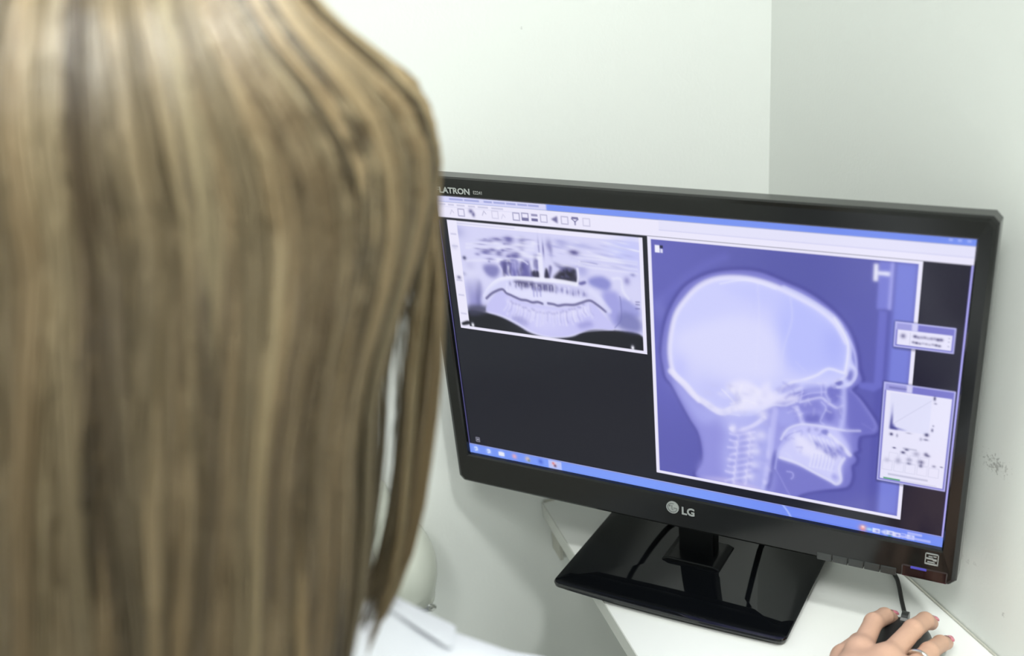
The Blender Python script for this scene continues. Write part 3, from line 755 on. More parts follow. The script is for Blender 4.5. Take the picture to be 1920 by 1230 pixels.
["F",[1032,989,1139,989,1265,1008,1265,985,1139,971],[206,196,240],0.7,8,1],
["F",[1274,658,1406,606,1555,561,1580,674,1586,785,1541,910,1484,895,1323,855,1300,742],[160,160,232],0.8,14,1],
["F",[1319,888,1331,844,1402,858,1484,886,1541,915,1426,972,1377,1001],[122,122,204],0.9,8,1],
["F",[1314,829,1330,817,1323,873,1308,969,1292,982,1302,877],[104,104,186],0.9,6,1],
["F",[1559,561,1584,548,1617,592,1670,658,1664,685,1616,702,1584,691,1568,660],[110,110,196],0.8,8,1],
["F",[926,488,946,366,993,289,1048,236,1118,202,1212,192,1296,205,1379,233,1461,269,1518,312,1553,366,1574,432,1587,464,1585,508,1554,539,1439,557,1321,622,1243,692,1180,703,1116,694,1033,651,987,610,940,579],[206,208,255],1,3,1],
["F",[1346,233,1462,286,1545,368,1563,468,1519,483,1420,507,1352,481,1316,363],[184,190,255],0.85,26,1],
["F",[1118,233,1263,208,1346,233,1364,306,1264,284],[194,198,255],0.6,22,1],
["F",[943,485,982,407,1196,326,1316,381,1319,540,1197,568,1015,596],[222,222,255],0.75,30,1],
["B",[964,557,35,60,0],[196,198,255],0.8],
["B",[1514,388,40,70,0],[170,176,250],0.5],
["B",[1123,651,150,70,0.6],[196,198,252],0.8],
["S",[1362,247,1369,322,1343,430,1336,519],5.6,[214,216,255],0.54,5,1],
["S",[1250,210,1256,345,1245,515],4.2,[226,226,255],0.32,4,1],
["S",[1386,467,1420,498],4.2,[205,206,255],0.54,4,1],
["S",[1033,670,987,615,940,579,926,488,948,366,995,289,1052,233,1122,203,1212,195,1296,208,1379,237,1461,274,1516,317,1553,375],17.5,[234,232,255],0.81,7,1],
["S",[1118,224,1212,202,1312,221],4.9,[240,240,255],0.63,3,1],
["S",[1339,214,1398,235,1458,264,1517,304,1554,364,1564,403,1557,479],16.8,[216,218,255],0.81,5,1],
["S",[1549,341,1579,401,1590,457,1585,504],8.4,[198,200,255],0.81,4,1],
["S",[1509,297,1550,357,1560,404,1555,479],6.3,[240,240,255],0.81,3,1],
["S",[929,572,950,590,983,619,1016,652,1057,675,1107,701,1139,696,1188,662],25.2,[234,232,255],0.85,6,1],
["S",[1115,704,1156,704,1188,704],7,[222,222,255],0.72,4,1],
["F",[1140,594,1204,563,1259,584,1310,608,1311,641,1260,667,1204,685,1156,689,1188,645],[232,230,255],0.95,12,1],
["S",[1148,597,1180,629,1192,657],6.3,[238,236,255],0.68,4,1],
["S",[1196,585,1188,620,1204,655],6.3,[238,236,255],0.68,4,1],
["S",[1123,613,1160,646,1180,667],6.3,[238,236,255],0.68,4,1],
["S",[1156,663,1204,642,1244,648],6.3,[238,236,255],0.68,4,1],
["B",[1176,622,9,16,0],[190,190,236],0.6],
["B",[1152,600,9,16,0],[190,190,236],0.6],
["B",[1188,641,9,16,0],[190,190,236],0.6],
["B",[1176,651,9,16,0],[190,190,236],0.6],
["F",[1272,564,1274,658,1314,639,1394,613,1405,590,1346,595,1313,592],[228,226,255],0.9,10,1],
["S",[1274,663,1310,642,1354,636,1394,613],8.4,[226,226,255],0.77,5,1],
["S",[1321,590,1372,548,1415,530,1460,506,1497,478,1536,482,1558,487],9.8,[234,234,255],0.85,4,1],
["S",[1348,540,1403,535,1458,537,1492,530],7.7,[216,216,255],0.72,5,1],
["S",[1346,595,1385,572,1408,560],7,[222,222,255],0.77,4,1],
["F",[1317,583,1352,560,1404,548,1392,566,1342,592],[166,166,232],0.7,7,1],
["F",[1419,550,1485,539,1486,568,1424,582],[170,172,238],0.8,9,1],
["F",[1417,604,1464,580,1472,587,1429,609],[128,128,210],0.85,4,1],
["F",[1410,623,1464,599,1472,604,1481,632,1411,648],[134,134,214],0.85,6,1],
["F",[1423,663,1466,648,1483,675,1436,692],[112,112,196],0.9,8,1],
["F",[1489,631,1512,619,1528,645,1514,673,1490,660],[116,116,200],0.85,8,1],
["F",[1497,554,1519,534,1539,555,1534,594,1510,594],[118,118,202],0.9,7,1],
["F",[1522,525,1537,511,1549,521,1538,535],[100,100,186],0.9,4,1],
["F",[1559,499,1574,468,1581,484,1575,513],[112,112,196],0.9,5,1],
["S",[1568,453,1587,466,1590,490,1575,517,1546,534,1531,540],9.1,[216,218,255],0.85,4,1],
["S",[1557,471,1559,491,1541,510,1522,519],7,[226,226,255],0.81,4,1],
["S",[1406,615,1472,587,1495,596,1511,606,1534,615,1553,603],8.4,[220,220,255],0.81,5,1],
["S",[1480,603,1496,621,1486,652,1479,675,1491,684],6.3,[196,198,250],0.72,4,1],
["S",[1395,638,1407,662,1416,691],15.4,[210,210,255],0.77,7,1],
["S",[1553,537,1557,611,1553,671,1550,688],16.8,[196,198,252],0.77,9,1],
["S",[1493,542,1494,571,1507,594],8.4,[196,198,250],0.72,5,1],
["F",[1323,663,1363,644,1391,669,1392,699,1348,716,1328,702],[166,168,238],0.8,10,1],
["B",[1543,626,10,20,0],[140,140,215],0.7],
["S",[1409,593,1444,575,1494,563],4.9,[206,206,255],0.63,3,1],
["S",[1412,559,1411,584,1406,611],4.9,[206,206,255],0.63,3,1],
["S",[1385,597,1416,575],4.9,[206,206,255],0.63,3,1],
["S",[1477,540,1479,577],4.9,[206,206,255],0.63,3,1],
["F",[1349,751,1397,707,1444,692,1530,690,1555,713,1584,760,1584,790,1558,778,1502,762,1450,754,1410,757],[206,206,255],0.9,8,1],
["S",[1342,770,1365,726,1408,700,1456,694,1515,694,1561,695,1615,687],8.4,[228,228,255],0.81,4,1],
["F",[1484,709,1504,703,1508,722,1489,721],[120,120,200],0.85,4,1],
["F",[1437,708,1445,705,1443,725,1435,722],[150,150,215],0.8,3,1],
["F",[1458,705,1472,702,1473,713,1461,715],[150,150,215],0.7,4,1],
["S",[1512,721,1553,752,1586,785],14,[232,232,255],0.81,5,1],
["S",[1350,777,1370,747,1409,725],4.2,[150,150,222],0.72,3,1],
["F",[1331,840,1358,776,1406,741,1451,776,1504,793,1567,793,1557,827,1560,893,1541,908,1508,895,1422,862],[212,212,255],0.92,8,1],
["F",[1394,743,1446,751,1487,778,1559,800,1505,819,1441,818,1400,795],[232,230,255],0.85,12,1],
["S",[1456,798,1454,825,1448,857],7.7,[230,230,255],0.72,4,1],
["S",[1463,805,1460,828,1456,851],3.5,[178,178,240],0.63,3,1],
["S",[1469,798,1466,825,1461,857],7.7,[230,230,255],0.72,4,1],
["S",[1475,805,1473,828,1468,851],3.5,[178,178,240],0.63,3,1],
["S",[1481,798,1479,825,1474,857],7.7,[230,230,255],0.72,4,1],
["S",[1488,805,1486,828,1481,851],3.5,[178,178,240],0.63,3,1],
["S",[1494,798,1492,825,1487,857],7.7,[230,230,255],0.72,4,1],
["S",[1501,805,1499,828,1494,852],3.5,[178,178,240],0.63,3,1],
["S",[1507,798,1505,825,1499,858],7.7,[230,230,255],0.72,4,1],
["S",[1513,806,1511,828,1507,852],3.5,[178,178,240],0.63,3,1],
["S",[1519,798,1517,825,1512,858],7.7,[230,230,255],0.72,4,1],
["S",[1526,806,1524,828,1519,852],3.5,[178,178,240],0.63,3,1],
["S",[1532,798,1530,825,1524,858],7.7,[230,230,255],0.72,4,1],
["S",[1538,806,1536,828,1532,852],3.5,[178,178,240],0.63,3,1],
["S",[1442,734,1454,756,1463,774],8.4,[230,230,255],0.68,4,1],
["S",[1458,736,1470,758,1479,776],8.4,[230,230,255],0.68,4,1],
["S",[1474,739,1487,760,1495,778],8.4,[230,230,255],0.68,4,1],
["S",[1490,741,1502,762,1511,781],8.4,[230,230,255],0.68,4,1],
["S",[1505,743,1518,765,1527,783],8.4,[230,230,255],0.68,4,1],
["S",[1521,746,1534,767,1543,785],8.4,[230,230,255],0.68,4,1],
["B",[1519,777,7,14,-0.6],[120,120,200],0.65],
["B",[1543,779,7,14,-0.6],[120,120,200],0.65],
["B",[1524,798,7,14,-0.6],[120,120,200],0.65],
["B",[1503,788,7,14,-0.6],[120,120,200],0.65],
["B",[1535,793,7,14,-0.6],[120,120,200],0.65],
["B",[1471,764,7,14,-0.6],[120,120,200],0.65],
["B",[1557,765,7,14,-0.6],[120,120,200],0.65],
["S",[1339,843,1401,853,1463,877,1524,900,1545,909,1560,889,1553,841,1567,802],10.5,[230,230,255],0.83,4,1],
["S",[1524,896,1523,860,1537,822],7,[216,216,255],0.72,5,1],
["F",[1526,880,1539,868,1550,886,1536,893],[160,160,232],0.85,5,1],
["S",[1323,891,1327,854,1338,806,1354,772],7,[186,188,248],0.72,4,1],
["S",[1323,891,1341,920,1363,962,1381,991],4.9,[160,160,228],0.63,4,1],
["S",[1367,894,1386,895,1390,910,1383,921],5.6,[190,190,246],0.72,3,1],
["S",[1576,545,1608,573,1645,621,1666,659,1660,677],7,[140,140,218],0.63,5,1],
["S",[1569,693,1615,687],3.5,[150,150,224],0.54,3,1],
["S",[1621,658,1652,674],4.2,[136,136,214],0.54,4,1],
["S",[1156,762,1176,771,1205,757,1241,733,1280,697],15.4,[226,224,255],0.81,5,1],
["B",[1164,758,14,16,0],[230,228,255],0.9],
["F",[1180,771,1237,747,1237,768,1193,785],[166,166,236],0.7,6,1],
["S",[1153,782,1176,784,1205,775,1245,758],9.1,[214,212,255],0.72,4,1],
["S",[1180,783,1184,796,1178,809],7.7,[222,220,255],0.72,4,1],
["S",[1225,766,1232,779,1225,795],8.4,[220,218,255],0.72,4,1],
["B",[1207,785,14,12,0],[160,160,228],0.65],
["B",[1166,799,14,9,0],[150,150,224],0.5],
["B",[1238,777,9,10,0],[150,150,220],0.5],
["S",[1152,808,1174,810,1203,800,1243,784],9.1,[214,212,255],0.72,4,1],
["S",[1178,809,1182,822,1176,835],7.7,[222,220,255],0.72,4,1],
["S",[1223,792,1229,804,1223,820],8.4,[220,218,255],0.72,4,1],
["B",[1205,811,14,12,0],[160,160,228],0.65],
["B",[1164,825,14,9,0],[150,150,224],0.5],
["B",[1235,802,9,10,0],[150,150,220],0.5],
["S",[1145,839,1171,836,1201,826,1241,810],9.1,[214,212,255],0.72,4,1],
["S",[1176,835,1180,848,1174,862],7.7,[222,220,255],0.72,4,1],
["S",[1221,818,1227,830,1221,847],8.4,[220,218,255],0.72,4,1],
["B",[1203,837,14,12,0],[160,160,228],0.65],
["B",[1161,852,14,9,0],[150,150,224],0.5],
["B",[1233,828,9,10,0],[150,150,220],0.5],
["S",[1153,871,1169,862,1198,852,1239,836],9.1,[214,212,255],0.72,4,1],
["S",[1173,862,1178,874,1171,888],7.7,[222,220,255],0.72,4,1],
["S",[1219,844,1225,856,1219,873],8.4,[220,218,255],0.72,4,1],
["B",[1200,863,14,12,0],[160,160,228],0.65],
["B",[1159,878,14,9,0],[150,150,224],0.5],
["B",[1231,854,9,10,0],[150,150,220],0.5],
["S",[1149,887,1167,889,1196,879,1237,862],9.1,[214,212,255],0.72,4,1],
["S",[1171,888,1175,901,1169,914],7.7,[222,220,255],0.72,4,1],
["S",[1216,870,1223,882,1217,899],8.4,[220,218,255],0.72,4,1],
["B",[1198,889,14,12,0],[160,160,228],0.65],
["B",[1156,904,14,9,0],[150,150,224],0.5],
["B",[1229,880,9,10,0],[150,150,220],0.5],
["S",[1144,916,1164,916,1193,905,1234,888],9.1,[214,212,255],0.72,4,1],
["S",[1168,914,1173,927,1166,941],7.7,[222,220,255],0.72,4,1],
["S",[1214,896,1220,909,1214,926],8.4,[220,218,255],0.72,4,1],
["B",[1195,916,14,12,0],[160,160,228],0.65],
["B",[1154,931,14,9,0],[150,150,224],0.5],
["B",[1226,906,9,10,0],[150,150,220],0.5],
["S",[1136,940,1162,942,1191,932,1232,914],9.1,[214,212,255],0.72,4,1],
["S",[1166,941,1170,954,1164,968],7.7,[222,220,255],0.72,4,1],
["S",[1212,923,1218,935,1212,952],8.4,[220,218,255],0.72,4,1],
["B",[1193,943,14,12,0],[160,160,228],0.65],
["B",[1151,958,14,9,0],[150,150,224],0.5],
["B",[1224,933,9,10,0],[150,150,220],0.5],
["S",[1134,982,1159,969,1188,959,1230,941],9.1,[214,212,255],0.72,4,1],
["S",[1163,968,1167,981,1161,995],7.7,[222,220,255],0.72,4,1],
["S",[1209,950,1216,962,1210,979],8.4,[220,218,255],0.72,4,1],
["B",[1191,970,14,12,0],[160,160,228],0.65],
["B",[1149,985,14,9,0],[150,150,224],0.5],
["B",[1222,960,9,10,0],[150,150,220],0.5],
["S",[1301,736,1298,818,1292,908,1277,983],9.8,[196,198,250],0.72,7,1],
["S",[1319,660,1308,758,1302,832,1287,950],21,[196,196,250],0.72,8,1],
["B",[1285,721,10,8,0],[180,180,236],0.6],
["B",[1253,744,10,8,0],[180,180,236],0.6],
["B",[1273,758,10,8,0],[180,180,236],0.6],
["B",[1262,786,10,8,0],[180,180,236],0.6],
["B",[1246,815,10,8,0],[180,180,236],0.6],
["B",[1277,702,10,8,0],[180,180,236],0.6],
["B",[1246,837,22,18,0],[232,230,255],0.6],
["B",[1234,783,22,18,0],[232,230,255],0.6],
["B",[1243,891,22,18,0],[232,230,255],0.6],
["B",[1231,943,22,18,0],[232,230,255],0.6],
["B",[1269,767,22,18,0],[232,230,255],0.6],
["B",[1272,681,22,18,0],[232,230,255],0.6],
["S",[1408,663,1399,667,1389,670],4.38,[228,228,255],0.16,4,1],
["S",[1370,633,1368,644,1365,652],8.37,[140,140,216],0.17,4,1],
["S",[1534,661,1530,665,1527,668],7.21,[140,140,216],0.2,4,1],
["S",[1506,648,1498,655,1497,659],8.01,[140,140,216],0.14,4,1],
["S",[1346,565,1341,579,1335,589],7.48,[228,228,255],0.32,4,1],
["S",[1545,643,1547,648,1550,651],8.45,[140,140,216],0.33,4,1],
["S",[1380,573,1386,586,1385,594],5.73,[140,140,216],0.28,4,1],
["S",[1523,579,1521,586,1520,591],6.92,[140,140,216],0.28,4,1],
["S",[1414,665,1416,675,1416,681],8.17,[140,140,216],0.33,4,1],
["S",[1510,586,1506,598,1502,607],7.15,[228,228,255],0.23,4,1],
["S",[1370,590,1362,601,1355,609],9.13,[140,140,216],0.32,4,1],
["S",[1381,651,1372,658,1363,663],6.38,[228,228,255],0.23,4,1],
["S",[1497,629,1505,633,1513,635],8.82,[228,228,255],0.34,4,1],
["S",[1400,660,1406,665,1414,667],6.63,[228,228,255],0.26,4,1],
["S",[1516,538,1518,541,1522,543],8.79,[228,228,255],0.35,4,1],
["S",[1391,617,1393,627,1390,634],4.42,[140,140,216],0.23,4,1],
["S",[1456,632,1455,646,1454,655],8.85,[228,228,255],0.17,4,1],
["S",[1383,640,1390,643,1398,645],6.07,[228,228,255],0.31,4,1],
["S",[1472,623,1470,632,1467,638],7.72,[140,140,216],0.15,4,1],
["S",[1398,632,1389,635,1379,638],5.39,[228,228,255],0.27,4,1],
["S",[1384,552,1378,559,1373,565],7.53,[140,140,216],0.23,4,1],
["S",[1413,621,1417,625,1422,628],8.24,[140,140,216],0.29,4,1],
["S",[1443,656,1448,660,1448,663],8.33,[140,140,216],0.34,4,1],
["S",[1430,602,1427,615,1423,625],9.56,[228,228,255],0.19,4,1],
["S",[1348,573,1343,581,1344,585],9.21,[140,140,216],0.21,4,1],
["S",[1532,571,1545,573,1549,575],8.81,[228,228,255],0.19,4,1],
["S",[1447,618,1442,624,1439,628],7.49,[140,140,216],0.26,4,1],
["S",[1435,595,1437,609,1443,617],6.4,[228,228,255],0.31,4,1],
["S",[1483,540,1484,548,1487,554],9.33,[140,140,216],0.32,4,1],
["S",[1350,626,1348,638,1349,646],8.84,[140,140,216],0.14,4,1],
["S",[1514,562,1527,561,1534,561],8.56,[140,140,216],0.22,4,1],
["S",[1398,644,1391,650,1389,654],5.68,[228,228,255],0.33,4,1],
["S",[1346,552,1358,557,1363,561],8.1,[140,140,216],0.33,4,1],
["S",[1464,534,1470,535,1477,536],5.74,[228,228,255],0.36,4,1],
["S",[1543,621,1545,629,1547,635],5,[228,228,255],0.25,4,1],
["S",[1512,584,1505,596,1500,604],5.53,[140,140,216],0.34,4,1],
["S",[1447,575,1440,588,1437,596],5.68,[140,140,216],0.19,4,1],
["S",[1406,573,1393,578,1389,580],5.24,[228,228,255],0.35,4,1],
["S",[1418,663,1421,668,1427,670],7,[140,140,216],0.25,4,1],
["S",[1417,656,1411,660,1407,663],6.89,[228,228,255],0.28,4,1],
["S",[1510,742,1501,746,1496,748],7.17,[228,228,255],0.18,4,1],
["S",[1533,767,1532,776,1533,781],7.79,[228,228,255],0.29,4,1],
["S",[1491,711,1483,721,1477,727],8.98,[140,140,216],0.35,4,1],
["S",[1472,760,1472,774,1470,783],5.93,[140,140,216],0.27,4,1],
["S",[1400,790,1413,788,1417,788],6.92,[140,140,216],0.33,4,1],
["S",[1391,727,1391,736,1389,742],8.43,[228,228,255],0.33,4,1],
["S",[1419,787,1414,800,1412,808],8.73,[140,140,216],0.14,4,1],
["S",[1512,723,1520,727,1528,731],4.64,[228,228,255],0.15,4,1],
["S",[1405,734,1401,741,1399,745],8.15,[228,228,255],0.32,4,1],
["S",[1481,734,1491,737,1496,739],5.41,[228,228,255],0.29,4,1],
["S",[1425,752,1435,756,1442,760],8.86,[228,228,255],0.14,4,1],
["S",[1464,750,1472,758,1479,763],6.63,[228,228,255],0.17,4,1],
["S",[1414,722,1417,733,1414,741],6.06,[140,140,216],0.35,4,1],
["S",[1371,746,1368,760,1370,767],6.48,[140,140,216],0.25,4,1],
["S",[1433,806,1430,810,1426,814],8.61,[228,228,255],0.28,4,1],
["S",[1554,780,1559,792,1561,800],7.52,[140,140,216],0.3,4,1],
["S",[1498,758,1494,765,1487,770],7.17,[140,140,216],0.17,4,1],
["S",[1536,723,1540,726,1543,728],8.78,[228,228,255],0.17,4,1],
["S",[1431,807,1441,806,1445,805],5.88,[228,228,255],0.17,4,1],
["S",[1373,753,1368,759,1367,763],4.44,[228,228,255],0.3,4,1],
["S",[1508,764,1509,769,1513,772],7.28,[140,140,216],0.36,4,1],
["S",[1402,803,1405,813,1406,820],7.11,[228,228,255],0.14,4,1],
["S",[1519,729,1525,737,1527,743],4.86,[140,140,216],0.22,4,1],
["S",[1480,763,1490,771,1495,776],7.19,[140,140,216],0.17,4,1],
["S",[1452,804,1456,812,1461,817],7.65,[228,228,255],0.2,4,1],
["S",[1543,793,1548,797,1548,800],6.57,[228,228,255],0.16,4,1],
["S",[1361,822,1373,829,1380,833],6.14,[228,228,255],0.28,4,1],
["S",[1379,758,1388,759,1388,760],4.24,[140,140,216],0.33,4,1],
["S",[1410,741,1418,740,1423,739],6.77,[228,228,255],0.17,4,1],
["S",[1534,766,1530,772,1526,776],8.54,[140,140,216],0.18,4,1],
["B",[1295,835,6.8,13.38,0],[228,226,255],0.42],
["B",[1174,775,11.13,10.39,0],[164,164,232],0.36],
["B",[1200,922,11.15,7.16,0],[164,164,232],0.29],
["B",[1229,783,8.53,8.12,0],[164,164,232],0.21],
["B",[1208,840,14.74,6.98,0],[164,164,232],0.4],
["B",[1207,965,8.54,9.96,0],[228,226,255],0.27],
["B",[1151,936,12.54,12.69,0],[228,226,255],0.25],
["B",[1249,951,11.57,8.1,0],[164,164,232],0.41],
["B",[1274,877,13.42,6.25,0],[228,226,255],0.2],
["B",[1214,858,6.17,12.56,0],[164,164,232],0.38],
["B",[1298,903,13.47,11.11,0],[164,164,232],0.39],
["B",[1267,806,14.05,7.19,0],[164,164,232],0.43],
["B",[1176,956,10.84,11.84,0],[228,226,255],0.21],
["B",[1181,889,14.92,10.52,0],[164,164,232],0.29],
["B",[1223,907,14.67,8.77,0],[164,164,232],0.29],
["B",[1181,769,10.05,10.87,0],[164,164,232],0.31],
["B",[1266,840,12.91,10.45,0],[164,164,232],0.28],
["B",[1213,921,8.96,12.36,0],[228,226,255],0.24],
["B",[1230,871,9.05,8.18,0],[164,164,232],0.33],
["B",[1256,835,11.5,8.29,0],[228,226,255],0.41],
["B",[1251,810,10.06,10.48,0],[228,226,255],0.35],
["B",[1303,884,10.66,6.96,0],[164,164,232],0.35],
["B",[1255,938,8.69,6.84,0],[164,164,232],0.33],
["B",[1285,870,15.01,10.81,0],[164,164,232],0.36],
["B",[1296,900,15.74,9.33,0],[228,226,255],0.25],
["B",[1215,873,12.89,9.72,0],[164,164,232],0.3],
["B",[1140,881,12.58,7.94,0],[164,164,232],0.25],
["B",[1287,835,15.52,10.91,0],[164,164,232],0.25],
["B",[1286,956,7.5,10.63,0],[228,226,255],0.42],
["B",[1283,939,13.68,9.1,0],[164,164,232],0.21],
["B",[1157,884,13.41,8.35,0],[228,226,255],0.21],
["B",[1194,836,15.06,11.52,0],[164,164,232],0.39],
["B",[1255,911,8.22,12.07,0],[164,164,232],0.36],
["B",[1221,848,14.44,12.4,0],[228,226,255],0.41],
["B",[1227,762,13.9,13.04,0],[228,226,255],0.31],
["B",[1184,799,11.35,9.5,0],[164,164,232],0.36],
["B",[1171,930,10.51,9.26,0],[228,226,255],0.35],
["B",[1252,916,14.21,8.79,0],[164,164,232],0.35],
["B",[1203,756,13.29,13.19,0],[228,226,255],0.43],
["B",[1148,893,9.97,11.11,0],[228,226,255],0.38],
["B",[1173,822,10.12,9.34,0],[228,226,255],0.44],
["B",[1224,872,7.28,10.25,0],[164,164,232],0.38],
["B",[1296,866,9.71,12.97,0],[164,164,232],0.44],
["B",[1158,911,7.59,8.13,0],[164,164,232],0.42],
["B",[1236,817,10.86,8.46,0],[228,226,255],0.25],
["B",[1296,941,7.85,12.77,0],[164,164,232],0.38],
["B",[1182,874,14.15,11.61,0],[164,164,232],0.21],
["B",[1194,836,10.15,13.89,0],[164,164,232],0.41],
["B",[1248,915,14.49,7.71,0],[164,164,232],0.45],
["B",[1167,858,9.68,12.83,0],[228,226,255],0.23],
["B",[1158,666,15.63,6.27,0],[198,198,242],0.26],
["B",[1074,677,17.39,12.07,0],[240,238,255],0.2],
["B",[1242,635,8.15,11.6,0],[240,238,255],0.29],
["B",[1238,601,13.69,13.2,0],[240,238,255],0.32],
["B",[1079,686,11.31,10.32,0],[198,198,242],0.36],
["B",[1111,692,13.57,10.96,0],[240,238,255],0.23],
["B",[1303,611,10.89,14.02,0],[240,238,255],0.28],
["B",[1095,601,21.77,10.89,0],[198,198,242],0.23],
["B",[1155,594,19.8,6.08,0],[198,198,242],0.39],
["B",[1115,629,10.5,6.25,0],[240,238,255],0.31],
["B",[1279,626,10.44,10.29,0],[240,238,255],0.21],
["B",[1161,688,9.14,15.74,0],[198,198,242],0.4],
["B",[1211,616,18.78,7.49,0],[198,198,242],0.37],
["B",[1197,674,10.51,14.62,0],[240,238,255],0.27],
["B",[1211,690,9.68,8.8,0],[198,198,242],0.25],
["B",[1162,608,21.87,13.87,0],[240,238,255],0.4],
["B",[1279,606,9.05,13.17,0],[198,198,242],0.25],
["B",[1068,636,21.05,12.81,0],[198,198,242],0.34],
["B",[1132,699,14.61,15.27,0],[198,198,242],0.34],
["B",[1277,687,18,15.44,0],[240,238,255],0.26],
["B",[1130,637,20.53,9.27,0],[240,238,255],0.22],
["B",[1241,687,13.93,7.53,0],[198,198,242],0.37],
["B",[1165,643,13.24,11.35,0],[198,198,242],0.38],
["B",[1148,707,16.58,10.58,0],[198,198,242],0.25],
["B",[1200,692,19.68,14.61,0],[198,198,242],0.33],
["B",[1254,601,21.51,14,0],[240,238,255],0.32],
["B",[1293,567,11.83,14.78,0],[240,238,255],0.34],
["B",[1139,620,8.7,8.85,0],[240,238,255],0.33],
["B",[1263,642,10.15,11.24,0],[198,198,242],0.25],
["B",[1235,601,12.23,11.43,0],[198,198,242],0.31],
["F",[1650,254,1677,255,1678,515,1652,536,1601,530,1601,509,1650,506],[112,114,204],0.9,2,0],
["F",[1642,94,1679,95,1682,248,1642,251],[124,128,216],0.95,2,0],
["F",[1677,94,1688,95,1688,249,1677,249],[168,170,240],0.95,2,0],
["F",[1625,104,1639,103,1641,160,1626,161],[240,240,255],1,2,0],
["F",[1638,127,1677,126,1676,140,1638,139],[236,236,255],1,2,0],
["R",[1756,92,1760,990],[110,112,200],0.4,2],
["X",[869,92,1760,990],4],
["R",[883,111,901,137],[240,240,255],1,2],
["R",[901,111,913,121],[20,20,40],0.8,2],
["R",[903,123,912,137],[235,235,255],0.9,2],
["R",[856,82,869,1001],[236,233,253],1,1],
["R",[856,82,1773,92],[236,233,253],1,1],
["R",[856,990,1773,1001],[236,233,253],1,1],
["R",[1760,82,1773,1001],[236,233,253],1,1],
["C",[0,0,1920,1080]],
["R",[1702,282,1893,375],[30,28,60],0.5,6],
["R",[1706,286,1887,367],[126,124,206],1,2],
["R",[1706,286,1773,310],[186,186,240],0.8,3],
["R",[1710,290,1883,308],[110,108,196],0.25,2],
["S",[1706,286,1887,286,1887,367,1706,367,1706,286],5,[190,190,246],0.9,1.5,0],
["R",[1713,310,1880,360],[233,231,253],1,1],
["R",[1681,493,1912,867],[30,28,60],0.5,6],
["R",[1685,497,1906,859],[126,124,206],1,2],
["R",[1685,497,1773,523],[186,186,240],0.8,3],
["R",[1689,501,1902,521],[110,108,196],0.25,2],
["S",[1685,497,1906,497,1906,859,1685,859,1685,497],5,[190,190,246],0.9,1.5,0],
["R",[1692,523,1899,852],[233,231,253],1,1],
["R",[1756,286,1774,310],[216,214,250],0.9,3],
["R",[1756,497,1774,522],[216,214,250],0.9,3],
["B",[1768,327,6,5,0],[80,76,120],0.9],
["B",[1764,347,5,4,0],[70,66,110],0.6],
["B",[1778,329,6,5,0],[80,76,120],0.5],
["B",[1774,348,5,4,0],[70,66,110],0.9],
["B",[1788,328,6,5,0],[80,76,120],0.4],
["B",[1784,349,5,4,0],[70,66,110],0.5],
["B",[1798,327,6,5,0],[80,76,120],0.5],
["B",[1794,347,5,4,0],[70,66,110],0.3],
["B",[1808,329,6,5,0],[80,76,120],0.3],
["B",[1804,348,5,4,0],[70,66,110],0.4],
["B",[1818,328,6,5,0],[80,76,120],0.5],
["B",[1814,349,5,4,0],[70,66,110],0.3],
["B",[1828,327,6,5,0],[80,76,120],0.4],
["B",[1824,347,5,4,0],[70,66,110],0.4],
["B",[1838,329,6,5,0],[80,76,120],0.9],
["B",[1834,348,5,4,0],[70,66,110],0.8],
["B",[1848,328,6,5,0],[80,76,120],0.8],
["B",[1844,349,5,4,0],[70,66,110],0.7],
["B",[1731,330,8,8,0],[90,86,130],0.7],
["R",[1752,316,1754,358],[200,200,226],0.8,1],
["R",[1868,318,1874,322],[150,150,190],0.5,1],
["R",[1868,330,1874,334],[150,150,190],0.5,1],
["R",[1868,345,1874,349],[150,150,190],0.5,1],
["R",[1706,530,1838,662],[226,226,252],1,2],
["S",[1712,650,1836,540],2,[196,196,226],0.7,1,0],
["F",[1712,660,1713,640,1716,560,1719,645,1724,640,1730,652,1745,655,1770,660],[110,110,186],0.8,2,0],
["F",[1712,661,1714,630,1717,600,1720,650,1735,656,1740,661],[70,68,140],0.9,1.5,0],
["B",[1846,530,3.75,6.75,0],[48,46,92],0.85],
["B",[1850,547,4.5,3,0],[48,46,92],0.42],
["B",[1848,643,3.75,6,0],[48,46,92],0.59],
["B",[1850,627,3,3,0],[48,46,92],0.42],
["B",[1719,680,5.25,5.25,0],[48,46,92],0.85],
["B",[1738,682,3.75,6,0],[48,46,92],0.34],
["B",[1832,663,6.75,6,0],[48,46,92],0.85],
["B",[1831,681,7.5,3.75,0],[48,46,92],0.51],
["B",[1815,682,4.5,6,0],[48,46,92],0.26],
["B",[1732,729,5.25,3,0],[48,46,92],0.77],
["B",[1762,741,6.75,4.5,0],[48,46,92],0.81],
["B",[1773,728,6.75,4.5,0],[48,46,92],0.81],
["B",[1805,739,10.5,9,0],[48,46,92],0.26],
["B",[1836,735,6.75,6.75,0],[48,46,92],0.59],
["B",[1843,739,6.75,4.5,0],[48,46,92],0.51],
["B",[1784,779,7.5,4.5,0],[48,46,92],0.59],
["B",[1784,765,9,7.5,0],[48,46,92],0.34],
["B",[1823,780,6,6,0],[48,46,92],0.77],
["B",[1822,766,9.75,7.5,0],[48,46,92],0.59],
["B",[1748,775,9,10.5,0],[48,46,92],0.3],
["B",[1711,779,9,9,0],[48,46,92],0.17],
["B",[1865,774,6,4.5,0],[48,46,92],0.42],
["B",[1889,772,4.5,2.25,0],[48,46,92],0.68],
["B",[1775,667,9,3,0],[48,46,92],0.26],
["S",[1717,748,1745,748,1745,778,1717,778,1717,748],2,[200,200,226],0.6,1,0],
["S",[1751,748,1779,748,1779,778,1751,778,1751,748],2,[200,200,226],0.6,1,0],
